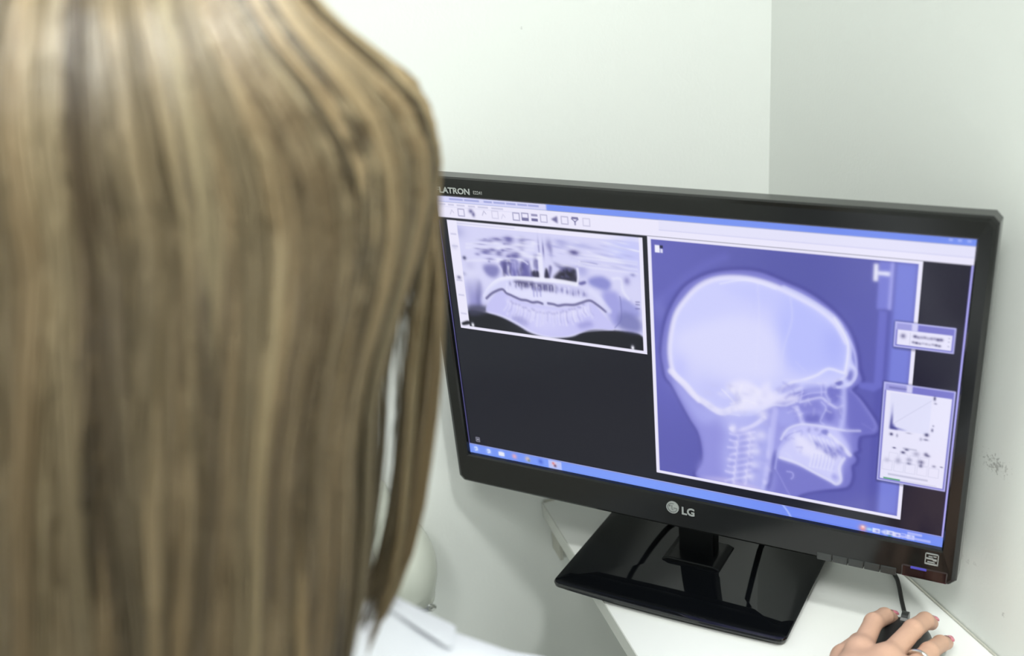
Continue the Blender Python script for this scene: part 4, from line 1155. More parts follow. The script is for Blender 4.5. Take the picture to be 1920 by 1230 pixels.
["S",[1785,748,1813,748,1813,778,1785,778,1785,748],2,[200,200,226],0.6,1,0],
["S",[1819,748,1847,748,1847,778,1819,778,1819,748],2,[200,200,226],0.6,1,0],
["S",[1698,782,1730,782,1730,816,1698,816,1698,782],2,[200,200,226],0.6,1,0],
["S",[1736,782,1768,782,1768,816,1736,816,1736,782],2,[200,200,226],0.6,1,0],
["S",[1774,782,1806,782,1806,816,1774,816,1774,782],2,[200,200,226],0.6,1,0],
["S",[1812,782,1844,782,1844,816,1812,816,1812,782],2,[200,200,226],0.6,1,0],
["S",[1850,782,1882,782,1882,816,1850,816,1850,782],2,[200,200,226],0.6,1,0],
["R",[1760,722,1806,728],[180,180,206],0.6,2],
["R",[1718,828,1850,835],[176,176,204],0.6,2],
["R",[1700,508,1756,516],[110,108,176],0.6,2],
["R",[1704,846,1760,851],[60,150,90],0.95,1],
["R",[1760,846,1880,850],[206,206,226],0.7,1],
["C",[0,1036,1920,1080]],
["R",[0,1036,1920,1040],[176,184,252],1,0],
["R",[0,1040,1920,1080],[124,156,250],1,0],
["R",[1250,1040,1920,1080],[82,96,226],0.95,160],
["R",[0,1040,300,1080],[104,136,236],0.5,60],
["B",[32,1058,11,11,0],[160,190,250],0.95],
["S",[26,1052,36,1050,38,1062,28,1066],5,[236,240,255],0.7,2,0],
["B",[94,1058,11,11,0],[190,210,255],0.95],
["S",[88,1052,98,1050,100,1062,90,1066],5,[236,240,255],0.7,2,0],
["B",[156,1058,11,11,0],[226,230,250],0.95],
["R",[142,1050,170,1068],[236,238,250],0.9,2],
["B",[218,1058,11,11,0],[232,170,190],0.95],
["B",[280,1058,11,11,0],[210,190,190],0.95],
["B",[286,1064,5,5,0],[120,140,110],0.8],
["B",[342,1058,11,11,0],[80,110,220],0.95],
["R",[378,1042,438,1078],[190,200,252],0.9,2],
["B",[404,1058,11,11,0],[236,196,204],0.95],
["B",[408,1064,6,6,0],[70,50,90],0.8],
["B",[400,1054,5,5,0],[220,90,90],0.7],
["S",[1355,1036,1374,1060,1386,1080],8,[180,196,255],0.7,3,0],
["B",[1647,1065,13,13,0],[240,150,150],1],
["B",[1647,1060,6,5,0],[255,235,235],0.8],
["B",[1670,1065,12,6,0],[170,220,250],0.9],
["R",[1681,1056,1707,1074],[225,230,255],0.9,2],
["B",[1697,1066,6,5,0],[110,120,220],0.7],
["F",[1707,1064,1729,1052,1729,1076],[215,220,255],0.9,2,0],
["R",[1729,1054,1755,1072],[225,230,255],0.9,2],
["B",[1745,1064,6,5,0],[110,120,220],0.7],
["B",[1742,1076,6,5,0],[60,120,120],0.8],
["R",[1752,1056,1778,1074],[230,230,255],0.9,2],
["B",[1768,1066,6,5,0],[110,120,220],0.7],
["S",[1781,1056,1795,1056,1797,1068,1783,1072],4,[190,196,255],0.8,2,0],
["R",[1799,1055,1825,1073],[225,230,255],0.9,2],
["B",[1814,1064,5,8,0],[110,130,235],0.6],
["R",[1800,1044,1850,1054],[190,196,255],0.75,2],
["R",[1772,1062,1880,1072],[190,196,255],0.75,2],
["C",[0,0,1920,1080]],
["R",[1913,82,1920,1040],[168,164,238],1,0],
["R",[1909,82,1913,1036],[30,24,70],0.7,1],
["R",[0,92,4,1040],[120,116,190],0.9,1],
["S",[39,1003,55,1003,55,1021,39,1021,39,1003],3,[170,170,190],0.9,1,0],
["B",[47,1012,5,4,0],[240,240,255],0.9]]
def paint_screen(ART, NX, NY):
    """rasterise the flat picture shown on the display into an (NY, NX, 3) sRGB array"""
    sx, sy = NX/1920.0, NY/1080.0
    img = np.zeros((NY, NX, 3), np.float32)
    def smooth(p, closed):
        p = np.asarray(p, float); n = len(p)
        if n < 3: return p
        out = []
        rng = range(n) if closed else range(n-1)
        for i in rng:
            if closed: a, b, c, d = p[(i-1) % n], p[i], p[(i+1) % n], p[(i+2) % n]
            else: a, b, c, d = p[max(i-1, 0)], p[i], p[i+1], p[min(i+2, n-1)]
            for t in np.linspace(0, 1, 6, endpoint=False):
                out.append(.5*((2*b)+(-a+c)*t+(2*a-5*b+4*c-d)*t*t+(-a+3*b-3*c+d)*t**3))
        if not closed: out.append(p[-1])
        return np.array(out)
    def box(m, r):
        for ax in (0, 1):
            for _ in range(2):
                k = np.cumsum(np.pad(m, [(r+1, r) if a == ax else (0, 0) for a in (0, 1)], mode='edge'), axis=ax)
                n = m.shape[ax]
                hi = np.take(k, np.arange(2*r+1, 2*r+1+n), axis=ax); lo = np.take(k, np.arange(0, n), axis=ax)
                m = (hi-lo)/(2*r+1)
        return m
    clip = [0, 0, NX, NY]
    def region(x0, y0, x1, y1, pad):
        return (max(clip[0], int(x0-pad)), max(clip[1], int(y0-pad)), min(clip[2], int(x1+pad)+2), min(clip[3], int(y1+pad)+2))
    def blend(reg, m, col, a):
        x0, y0, x1, y1 = reg
        m = np.clip(m, 0, 1)[..., None]*a
        img[y0:y1, x0:x1] = img[y0:y1, x0:x1]*(1-m)+np.array(col, np.float32)*m
    for op in ART:
        k = op[0]
        if k == 'C':
            clip[:] = [int(round(v*q)) for v, q in zip(op[1], (sx, sy, sx, sy))]
        elif k == 'X':
            a, b, c, d = [int(round(v*q)) for v, q in zip(op[1], (sx, sy, sx, sy))]
            for ch in range(3): img[b:d, a:c, ch] = .45*img[b:d, a:c, ch]+.55*box(img[b:d, a:c, ch], max(1, int(round(op[2]*sx))))
        if k == 'R':
            x0, y0, x1, y1 = op[1]; x0 *= sx; x1 *= sx; y0 *= sy; y1 *= sy; b = max(.5, op[4]*sx)
            reg = region(x0, y0, x1, y1, 2*b+1)
            if reg[2] <= reg[0] or reg[3] <= reg[1]: continue
            X = np.arange(reg[0], reg[2])+.5; Y = np.arange(reg[1], reg[3])+.5
            fx = np.clip((X-x0)/(2*b)+.5, 0, 1)*np.clip((x1-X)/(2*b)+.5, 0, 1)
            fy = np.clip((Y-y0)/(2*b)+.5, 0, 1)*np.clip((y1-Y)/(2*b)+.5, 0, 1)
            blend(reg, fy[:, None]*fx[None, :], op[2], op[3])
        elif k == 'F':
            p = np.array(op[1], float).reshape(-1, 2)
            if op[5]: p = smooth(p, True)
            p = p*[sx, sy]; b = op[4]*sx; pad = 2*b+3
            reg = region(*p.min(0), *p.max(0), pad); w, h = reg[2]-reg[0], reg[3]-reg[1]
            if w <= 0 or h <= 0: continue
            q = np.roll(p, -1, 0); m = np.zeros((h, w), np.float32); SS = 3
            for s in range(SS):
                for r in range(h):
                    y = reg[1]+r+(s+.5)/SS
                    c = (p[:, 1] <= y) != (q[:, 1] <= y)
                    if not c.any(): continue
                    xs = np.sort(p[c, 0]+(y-p[c, 1])/(q[c, 1]-p[c, 1])*(q[c, 0]-p[c, 0]))-reg[0]
                    for i in range(0, len(xs)-1, 2):
                        X = np.arange(w)
                        m[r] += np.clip(np.minimum(X+1, xs[i+1])-np.maximum(X, xs[i]), 0, 1)/SS
            rr = int(round(b*.8))
            if rr > 0: m = box(m, rr)
            blend(reg, m, op[2], op[3])
        elif k == 'S':
            p = np.array(op[1], float).reshape(-1, 2)
            if op[6]: p = smooth(p, False)
            p = p*[sx, sy]; w2 = op[2]*sx/2; b = max(.6, op[5]*sx)
            reg = region(*p.min(0), *p.max(0), w2+b+2)
            if reg[2] <= reg[0] or reg[3] <= reg[1]: continue
            X, Y = np.meshgrid(np.arange(reg[0], reg[2])+.5, np.arange(reg[1], reg[3])+.5)
            D = np.full(X.shape, 1e9, np.float32)
            for a, c in zip(p[:-1], p[1:]):
                v = c-a; L = v@v+1e-9
                t = np.clip(((X-a[0])*v[0]+(Y-a[1])*v[1])/L, 0, 1)
                D = np.minimum(D, (X-a[0]-t*v[0])**2+(Y-a[1]-t*v[1])**2)
            t = np.clip((w2+b-np.sqrt(D))/(2*b), 0, 1)
            blend(reg, t*t*(3-2*t), op[3], op[4])
        elif k == 'B':
            cx, cy, rx, ry, an = op[1]; cx *= sx; cy *= sy; rx *= sx; ry *= sx; R = 2.2*max(rx, ry)
            reg = region(cx, cy, cx, cy, R)
            if reg[2] <= reg[0] or reg[3] <= reg[1]: continue
            X, Y = np.meshgrid(np.arange(reg[0], reg[2])+.5-cx, np.arange(reg[1], reg[3])+.5-cy)
            U = X*math.cos(an)+Y*math.sin(an); V = -X*math.sin(an)+Y*math.cos(an)
            blend(reg, np.exp(-((U/rx)**2+(V/ry)**2)), op[2], op[3])
    return img
# the lit display: a fine grid whose points carry the picture
NX, NY = 832, 468
pic = paint_screen(ART, NX, NY)/255.0
pic = np.where(pic <= .04045, pic/12.92, ((pic+.055)/1.055)**2.4).astype(np.float32)
xs = np.linspace(-SWD, SWD, NX); zs = CZ+np.linspace(SHT, -SHT, NY)
XX, ZZ = np.meshgrid(xs, zs); V = np.stack([XX, np.zeros_like(XX), ZZ], -1).reshape(-1, 3)
ii = (np.arange(NY-1)[:, None]*NX+np.arange(NX-1)[None, :]).ravel()
F = np.stack([ii, ii+NX, ii+NX+1, ii+1], 1)
me = np_mesh('display', V, F, False)
ca = me.color_attributes.new('picture', 'FLOAT_COLOR', 'POINT')
ca.data.foreach_set('color', np.concatenate([pic.reshape(-1, 3), np.ones((NX*NY, 1), np.float32)], 1).ravel())
M_disp = mat('lit_display', (.003, .003, .004), .13, .36)
nt = M_disp.node_tree; at = nt.nodes.new('ShaderNodeAttribute'); at.attribute_name = 'picture'
nt.links.new(at.outputs['Color'], nt.nodes['Principled BSDF'].inputs['Emission Color'])
nt.nodes['Principled BSDF'].inputs['Emission Strength'].default_value = 2**(-EXPOSURE)*.97
M_disp.cycles.emission_sampling = 'NONE'
disp = link('display', me, M_disp, mon); disp['label'] = 'lit display with jaw and skull x-ray windows'

# logo, lettering, marks on the front
FY = -.0061
def disc(name, cx, cz, r, y, material, parent, n=32, y1=None):
    y1 = y1 if y1 is not None else y+.0006
    V = [(cx+r*math.cos(2*math.pi*i/n), yy, cz+r*math.sin(2*math.pi*i/n)) for yy in (y, y1) for i in range(n)]
    F = [tuple(range(n)), tuple(range(2*n-1, n-1, -1))]+[(i, n+i, n+(i+1) % n, (i+1) % n) for i in range(n)]
    return obj(name, V, F, material, parent)
ld = disc('logo_disc', -.0078, CZ-.1462, .0064, FY-.0004, M_silver, mon, y1=FY+.003)
def arc_pts(cx, cz, r, a0, a1, y, n=18): return [(cx+r*math.cos(a0+(a1-a0)*i/n), y, cz+r*math.sin(a0+(a1-a0)*i/n)) for i in range(n+1)]
lc = (-.0078, CZ-.1462)
tube('logo_arc', arc_pts(*lc, .0047, math.radians(70), math.radians(360), FY-.0005)+[(lc[0]+.0012, FY-.0005, lc[1])], .00035, M_logo_dark, ld, 6, 0)
tube('logo_stroke', [(lc[0]-.0004, FY-.0005, lc[1]+.0026), (lc[0]-.0004, FY-.0005, lc[1]-.002), (lc[0]+.0012, FY-.0005, lc[1]-.002)], .00035, M_logo_dark, ld, 6, 0)
disc('logo_dot', lc[0]-.0026, lc[1]+.0018, .0008, FY-.0008, M_logo_dark, ld, 12)
lettering('lettering', 'LG', .0112, (.0012, FY-.0001, CZ-.1512), M_silver, mon, bold=.00035)
lettering('lettering', 'FLATRON', .0073, (-.2330, FY+.0002, CZ+.1385), M_silver, mon, bold=.00018, sx=1.15)
lettering('lettering', 'E2241', .0042, (-.1925, FY+.0002, CZ+.1393), M_dim, mon, bold=.00002, sx=.95)
# certification mark: outlined square with two rows of strokes
cm = bmesh.new()
cx, cz, hs = .2318, CZ-.1442, .0056
def strip(x0, x1, z0, z1): box_bm(x0, x1, FY-.0002, FY+.001, z0, z1, cm)
strip(cx-hs, cx+hs, cz+hs-.0007, cz+hs); strip(cx-hs, cx+hs, cz-hs, cz-hs+.0012); strip(cx-hs, cx-hs+.0007, cz-hs, cz+hs); strip(cx+hs-.0007, cx+hs, cz-hs, cz+hs)
strip(cx-hs, cx+hs*.2, cz-.0002, cz+.0010); strip(cx+hs*.2, cx+hs*.75, cz-.0012, cz+.0004); strip(cx-hs*.6, cx+hs*.5, cz-.0034, cz-.0026); strip(cx+.0012, cx+.0038, cz+.0026, cz+.0033); strip(cx-hs*.5, cx+hs*.1, cz+.0022, cz+.0028)
bm_obj('certification_mark', cm, M_dim, mon)
# control buttons on the lower edge, power zone
for i in range(5):
    x0 = .1325+i*.0142
    zb = CZ-BOT-.0012*(1-((x0+.007)/HW)**2)
    box('button', x0+.0003, x0+.0139, -.0066, .006, zb-.0004, zb+.0072, M_grey, mon, bevel=.0007)
box('power_zone', .2065, .2470, -.0061, .004, CZ-.1672, CZ-.1540, M_red, mon, bevel=.002)
M_led = mat('blue_led', (.02, .02, .1), .3, emit=(.10, .09, .62), estr=.55)
box('power_light', .2150, .2285, -.0068, -.0050, CZ-.1572, CZ-.1552, M_led, mon, bevel=.0004)
# stand
def prism(bm, prof, y0, y1):
    a = [bm.verts.new((x, y0, z)) for x, z in prof]; b = [bm.verts.new((x, y1, z)) for x, z in prof]; n = len(prof)
    bm.faces.new(a); bm.faces.new(b[::-1])
    for i in range(n): bm.faces.new((a[i], b[i], b[(i+1) % n], a[(i+1) % n]))
M_neck = mat('neck_black', (.0025, .003, .0035), .3, .25)
nk = bmesh.new(); prism(nk, [(-.019, .016), (.019, .016), (.019, .11), (-.019, .11)], .030, .046)
bm_obj('neck', nk, M_neck, mon, bevel=.002)
nf = bmesh.new(); prism(nf, [(-.031, .010), (.031, .010), (.031, .0165), (.024, .0195), (-.024, .0195), (-.031, .0165)], .014, .058)
bm_obj('neck_foot', nf, M_neck, mon, bevel=.0012)
# base plate: rounded corners, gently bowed front, rolled lip
def base_loop(hw, yf, yb, bow, r, z, n=20):
    o = []
    for i in range(n+1):
        t = 2*i/n-1; o.append(((hw-r)*t, yf-bow*(1-t*t), z))
    for (cx_, cy_, a0) in ((hw-r, yf+r, -90), (hw-r, yb-r, 0), (-hw+r, yb-r, 90), (-hw+r, yf+r, 180)):
        for j in range(1, 6):
            a = math.radians(a0+90*j/6); o.append((cx_+r*math.cos(a), cy_+r*math.sin(a), z))
    return o
def dome(x, y): return .0158-.0062*(max(0, .045-y)/.1)**2-.0010*(x/.12)**2-.0012*(max(0, y-.045)/.07)**2
rim = base_loop(.1185, -.0535, .115, .003, .008, 0); m = len(rim); V = []; F = []
for k in range(1, 13):
    for (x, y, z) in rim: V.append((x*k/12, .03+(y-.03)*k/12, dome(x*k/12, .03+(y-.03)*k/12)))
V.append((0, .03, dome(0, .03)))
for k in range(m): F.append((len(V)-1, k, (k+1) % m))
for i in range(11):
    for k in range(m): F.append((i*m+k, (i+1)*m+k, (i+1)*m+(k+1) % m, i*m+(k+1) % m))
b0 = len(V)
for (hw, yf, yb, dz) in ((.1195, -.0545, .116, -.0004), (.1203, -.0553, .1168, -.0018), (.1200, -.0550, .1165, -.0040), (.1150, -.0500, .1115, -.0065)):
    for (x, y, z), (x0, y0, z0) in zip(base_loop(hw, yf, yb, .003, .009, 0), rim): V.append((x, y, max(.002, dome(x0, y0)+dz)))
V += [(x, y, 0) for (x, y, z) in base_loop(.1150, -.0500, .1115, .003, .009, 0)]
for i in range(5):
    p0 = b0-1-m if i == 0 else b0+(i-1)*m; p1 = b0+i*m
    for k in range(m): F.append((p0+k, p1+k, p1+(k+1) % m, p0+(k+1) % m))
F.append(tuple(b0+4*m+k for k in range(m-1, -1, -1)))
bo = obj('stand_base', V, F, M_mirror, mon, smooth=True)
bo.data.set_sharp_from_angle(angle=math.radians(28))

# ------------------------------------------------------------------ cables behind the monitor
MR = Matrix.Rotation(-YAW, 4, 'Z'); MO = W(-.205, -.2149, 0)
def ML(x, y, z): return MO+(MR @ Vector((x, y, z)))
def cable(pts, r, label):
    t = tube('monitor_cable', pts, r, M_cable); tag(t, label, 'cable', 'cables behind the monitor')
cable([ML(-.118, .066, .150), ML(-.104, .070, .110), ML(-.078, .076, .060), ML(-.056, .082, .028), ML(-.045, .098, .0195), ML(-.040, .125, .010), ML(-.036, .150, .0045), ML(-.03, .185, .0045)], .0032, 'black monitor cable slanting down left of the stand neck')
cable([ML(.036, .066, .150), ML(.040, .070, .110), ML(.046, .076, .060), ML(.050, .086, .026), ML(.050, .10, .0192), ML(.045, .125, .010), ML(.03, .150, .0045), ML(.02, .188, .0045)], .0032, 'black monitor cable hanging right of the stand neck')

# ------------------------------------------------------------------ mouse
mp = W(-.0885, -.4015, 0); mdir = math.atan2(.69, .72)
mouse = empty('computer_mouse', mp, mdir)
tag(mouse, 'black corded computer mouse under the hand on the shelf', 'mouse')
def mouse_h(u, v):      # u along -1..1 (front +), v across
    return .036*(1-abs(u-.0)**2.6*(.62 if u > 0 else .9))*math.sqrt(max(0, 1-abs(v)**2.4))
nu, nv = 28, 18; V = []; F = []
for i in range(nu+1):
    u = -1+2*i/nu
    w = .0295*(1-.10*(1-abs(u))-abs(u)**5*.55)
    for j in range(nv+1):
        v = -1+2*j/nv; V.append((.051*u, w*math.sin(v*math.pi/2), .0012+max(.0, mouse_h(u, math.sin(v*math.pi/2)))*.97))
    V.append((.051*u, -w, .0012)); V.append((.051*u, w, .0012))
q = nv+3
for i in range(nu):
    for j in range(nv): F.append((i*q+j, (i+1)*q+j, (i+1)*q+j+1, i*q+j+1))
bot = len(V)
me_f = [tuple(i*q+j for j in range(nv+1)) for i in (0, nu)]
F += [me_f[0], me_f[1][::-1]]
for i in range(nu): F.append((i*q, i*q+nv, (i+1)*q+nv, (i+1)*q))
obj('shell', V, F, M_mouse, mouse, smooth=True)
tube('button_seam', [(.006+.0437*t, 0, .0016+.97*mouse_h(.118+.857*t, 0)) for t in [i/8 for i in range(9)]], .0006, M_cable, mouse, 6, 1)
wh = bmesh.new(); bmesh.ops.create_cone(wh, cap_ends=True, segments=20, radius1=.0085, radius2=.0085, depth=.006)
bmesh.ops.rotate(wh, verts=wh.verts, matrix=Matrix.Rotation(math.pi/2, 3, 'X')); bmesh.ops.translate(wh, verts=wh.verts, vec=(.028, 0, .0305))
bm_obj('scroll_wheel', wh, M_grey, mouse)
inv = (Matrix.Translation(mp) @ Matrix.Rotation(mdir, 4, 'Z')).inverted()
cab = [W(-.066, -.3795, .012), W(-.0550, -.3690, .010), W(-.0440, -.3520, .006), W(-.0312, -.3285, .004), W(-.0205, -.3090, .004), W(-.0140, -.2940, .004), W(-.0120, -.2760, .004), W(-.022, -.235, .004), W(-.045, -.20, .004)]
tube('mouse_cord', [inv @ p for p in cab], .0021, M_cable, mouse)

# ------------------------------------------------------------------ person
HC = np.array([-.544, -.494, .503])            # middle of the head (from the shelf top)
FA = math.radians(20); FW = np.array([math.sin(FA), math.cos(FA), 0]); RT = np.array([math.cos(FA), -math.sin(FA), 0]); UP = np.array([0, 0, 1.])
def hp(r, f, u): return HC+RT*r+FW*f+UP*u
Vs, Fs = [], []; nv0 = 0
def add_skin(D, lo, h):
    global nv0
    V, F = surface_nets(D, lo, h); Vs.append(V); Fs.append(F+nv0); nv0 += len(V)
# head with neck
lo, hi, h = HC-[.125, .135, .235], HC+[.125, .16, .13], .0035
P = grid(lo, hi, h); q = P-HC.astype(np.float32)
Q = np.stack([q@RT.astype(np.float32), q@FW.astype(np.float32), q[..., 2]], -1)
d = sd_ell(Q, (0, -.006, .008), (.067, .081, .079))
d = smin(d, sd_ell(Q, (0, .035, -.035), (.058, .056, .072)), .03)
d = smin(d, sd_cone(Q, (-.035, .015, -.075), (0, .066, -.094), .028, .017), .025); d = smin(d, sd_cone(Q, (.035, .015, -.075), (0, .066, -.094), .028, .017), .025)
d = smin(d, sd_cone(Q, (0, .086, .002), (0, .104, -.030), .007, .011), .010)
d = smin(d, sd_cone(Q, (-.011, .094, -.034), (.011, .094, -.034), .007, .007), .006)
d = smin(d, sd_cone(Q, (-.036, .080, .020), (.036, .080, .020), .009, .009), .012)
for s in (-1, 1):
    d = smax(d, -sd_ell(Q, (s*.031, .093, .004), (.017, .014, .011)), .010)
    d = smin(d, sd_ell(Q, (s*.074, -.008, -.010), (.007, .017, .030)), .006)
    d = smin(d, sd_ell(Q, (s*.036, .070, -.028), (.02, .016, .016)), .016)
d = smin(d, sd_ell(Q, (0, .087, -.056), (.022, .012, .0055)), .005); d = smin(d, sd_ell(Q, (0, .085, -.067), (.019, .012, .006)), .005)
d = smax(d, -sd_ell(Q, (0, .100, -.0615), (.022, .010, .0016)), .002)
d = smin(d, sd_cone(Q, (0, -.03, -.06), (-.022, -.062, -.215), .050, .056), .03)
add_skin(d, lo, h)
# trunk, legs, left arm, right arm up to the wrist
SHR, ELR, WRR = np.array([-.437, -.530, .1475]), np.array([-.400, -.690, .042]), np.array([-.222, -.497, .048])
SHL, ELL, WRL = np.array([-.735, -.640, .175]), np.array([-.775, -.640, -.08]), np.array([-.66, -.43, -.17])
NB = np.array([-.572, -.562, .283]); CH = np.array([-.583, -.590, .10]); HI = np.array([-.60, -.64, -.20])
KR, KL = np.array([-.46, -.24, -.22]), np.array([-.64, -.21, -.22]); AR, AL = np.array([-.44, -.26, -.66]), np.array([-.64, -.23, -.66])
def trunk(P, g):
    d = sd_cone(P, NB, CH, .055+g, .095+g)
    d = smin(d, sd_cone(P, CH+[-.07, -.02, .02], CH+[.075, .03, .0], .09+g, .085+g), .05)
    d = smin(d, sd_cone(P, CH, HI, .098+g, .108+g), .06)
    d = smin(d, sd_cone(P, HI+[-.06, 0, 0], HI+[.06, .01, 0], .108+g, .108+g), .06)
    d = smin(d, sd_cone(P, NB+[.01, .01, -.005], SHR, .040+g, .050+g), .035); d = smin(d, sd_cone(P, NB+[-.02, -.01, -.01], SHL, .042+g, .052+g), .035)
    return d
def arms(P, g, both=True):
    r = smin(sd_cone(P, SHR, ELR, .048+g, .040+g), sd_cone(P, ELR, ELR+(WRR-ELR)*.80, .040+g, .031+g), .012)
    l = smin(sd_cone(P, SHL, ELL, .048+g, .040+g), sd_cone(P, ELL, WRL, .040+g, .030+g), .012)
    return r, l
def legs(P, g):
    d = None
    for hip, k, a in ((HI+[.08, .02, -.02], KR, AR), (HI+[-.08, .0, -.02], KL, AL)):
        e = smin(sd_cone(P, hip, k, .082+g, .058+g), sd_cone(P, k, a, .056+g, .036+g), .02); d = e if d is None else smin(d, e, .02)
    return d
lo, hi, h = np.array([-.86, -.82, -.75]), np.array([-.15, -.05, .36]), .011
P = grid(lo, hi, h); d = smin(trunk(P, 0), legs(P, 0), .03)
ra, la = arms(P, 0); d = smin(smin(d, ra, .02), la, .02)
wl = sd_cone(P, WRL, WRL+[.03, .07, -.01], .028, .03); d = smin(d, wl, .02)
for a in (AR, AL): d = smin(d, sd_cone(P, a+[0, .0, -.04], a+[.02, .13, -.058], .036, .024), .02)
add_skin(d, lo, h)
# right hand on the mouse
FING = {
 'index': ([(-.1401, -.4196, .0500), (-.1080, -.3916, .0490), (-.0880, -.3795, .0400), (-.0765, -.3740, .0310)], (.0094, .0080, .0074, .0060)),
 'middle': ([(-.1289, -.4401, .0540), (-.0861, -.4163, .0520), (-.0640, -.4035, .0440), (-.0525, -.3980, .0340)], (.0096, .0083, .0076, .0062)),
 'ring': ([(-.1225, -.4588, .0510), (-.0857, -.4385, .0450), (-.0614, -.4227, .0330), (-.0470, -.4139, .0220)], (.0090, .0078, .0070, .0058)),
 'little': ([(-.1190, -.4745, .0440), (-.0850, -.4600, .0340), (-.0650, -.4480, .0220), (-.0545, -.4410, .0140)], (.0086, .0076, .0068, .0056)),
 'thumb': ([(-.1850, -.4480, .0390), (-.1440, -.4040, .0330), (-.1170, -.3870, .0250), (-.1000, -.3800, .0190)], (.0150, .0112, .0098, .0078))}
lo, hi, h = np.array([-.272, -.545, .002]), np.array([-.030, -.350, .085]), .00135
P = grid(lo, hi, h)
palm = sd_cone(P, WRR, (-.160, -.445, .048), .0235, .017)
for k in ('index', 'middle', 'ring', 'little'):
    a = np.array(FING[k][0][0]); b = WRR+(a-WRR)*.22
    palm = smin(palm, sd_cone(P, b, a, .016, .0118), .012)
palm = smin(palm, sd_cone(P, FING['thumb'][0][0], (-.160, -.436, .042), .0165, .011), .014)
d = palm
for k, (pts, rad) in FING.items():
    f = smin(palm, sd_chain(P, pts, rad), .007)
    d = np.minimum(d, f)
for k in ('index', 'middle', 'ring'):
    a = np.array(FING[k][0][0], np.float32); d = smin(d, np.linalg.norm(P-a-np.array((0, 0, .0010), np.float32), axis=-1)-.0086, .006)
fore = sd_cone(P, ELR, WRR, .040, .0235); d = smin(d, fore, .012)
add_skin(d, lo, h)
V = np.concatenate(Vs)+[0, 0, SHELF]; F = np.concatenate(Fs)
person = link('person', np_mesh('person', V, F), M_skin)
tag(person, 'seated person with long blond hair and white coat, right hand on the mouse', 'person')

# nails and finger ring
def nail(p, q_, up, w, l):
    p, q_ = Vector(p), Vector(q_); t = (q_-p).normalized(); up = Vector(up); s = t.cross(up).normalized(); n = s.cross(t).normalized()
    V = []; F = []; nu_, nv_ = 8, 8
    for i in range(nu_+1):
        for j in range(nv_+1):
            a = (-1+2*i/nu_); b = -1+2*j/nv_; ww = w*(1-.25*max(0, a)**3)*(1-.12*max(0, -a)**3)
            V.append(q_+t*(a*l)+s*(math.sin(b*1.1)*ww)+n*(math.cos(b*1.1)*w*.9-w*.45))
    m_ = len(V); V += [v-n*.0008 for v in V]
    for i in range(nu_):
        for j in range(nv_):
            k = i*(nv_+1)+j; F.append((k, k+1, k+nv_+2, k+nv_+1)); F.append((m_+k, m_+k+nv_+1, m_+k+nv_+2, m_+k+1))
    return V, F
for k, up in (('index', (.5, .55, .75)), ('middle', (.5, .4, .75)), ('ring', (.6, .4, .7)), ('little', (.5, .2, .8)), ('thumb', (.3, .5, .8))):
    pts, rad = FING[k]; a, b = Vector(pts[2]), Vector(pts[3]); t = (b-a).normalized(); u = Vector(up); n = (u-t*u.dot(t)).normalized()
    c = b+n*(rad[3]*.72)+t*.0018
    V, F = nail(tuple(c-t), tuple(c), n, .0058 if k != 'little' else .0048, .0060)
    o = obj('fingernail', [v+Vector((0, 0, SHELF)) for v in V], F, M_nail, person, smooth=True); o['label'] = 'pink polished fingernail'
a, b = Vector(FING['ring'][0][0]), Vector(FING['ring'][0][1]); c = a+(b-a)*.50; t = (b-a).normalized(); e1 = t.cross(Vector((0, 0, 1))).normalized(); e2 = e1.cross(t)
rp = [c+(e1*math.cos(x)+e2*math.sin(x))*.0102+Vector((0, 0, SHELF)) for x in [2*math.pi*i/28 for i in range(29)]]
o = tube('finger_ring', rp, .0016, M_steel, person, 8, 0); o['label'] = 'silver ring on the ring finger'
for s in (-1, 1):
    bm = bmesh.new(); bmesh.ops.create_uvsphere(bm, u_segments=16, v_segments=10, radius=.0115); bmesh.ops.translate(bm, verts=bm.verts, vec=Vector(hp(s*.031, .0795, .004))+Vector((0, 0, SHELF)))
    bm_obj('eye', bm, M_eye, person, smooth=True)

# white coat
lo, hi, h = np.array([-.86, -.82, -.36]), np.array([-.20, -.40, .36]), .0055
P = grid(lo, hi, h)
T = trunk(P, .010); ra, la = arms(P, .010); cd = smin(smin(T, ra, .025), la, .025)
cd = cd+np.sin(P[..., 0]*90+P[..., 2]*60)*.0006
cd = np.maximum(cd, -sd_cone(P, NB+[.0, .01, .045], NB+[.03, .05, .30], .040, .085))
add = np.maximum(cd, -(P[..., 2]+.34))
V, F = surface_nets(add, lo, h)
coat = link('lab_coat', np_mesh('lab_coat', V+[0, 0, SHELF], F), M_coat, person); coat['label'] = 'white coat with folded collar'
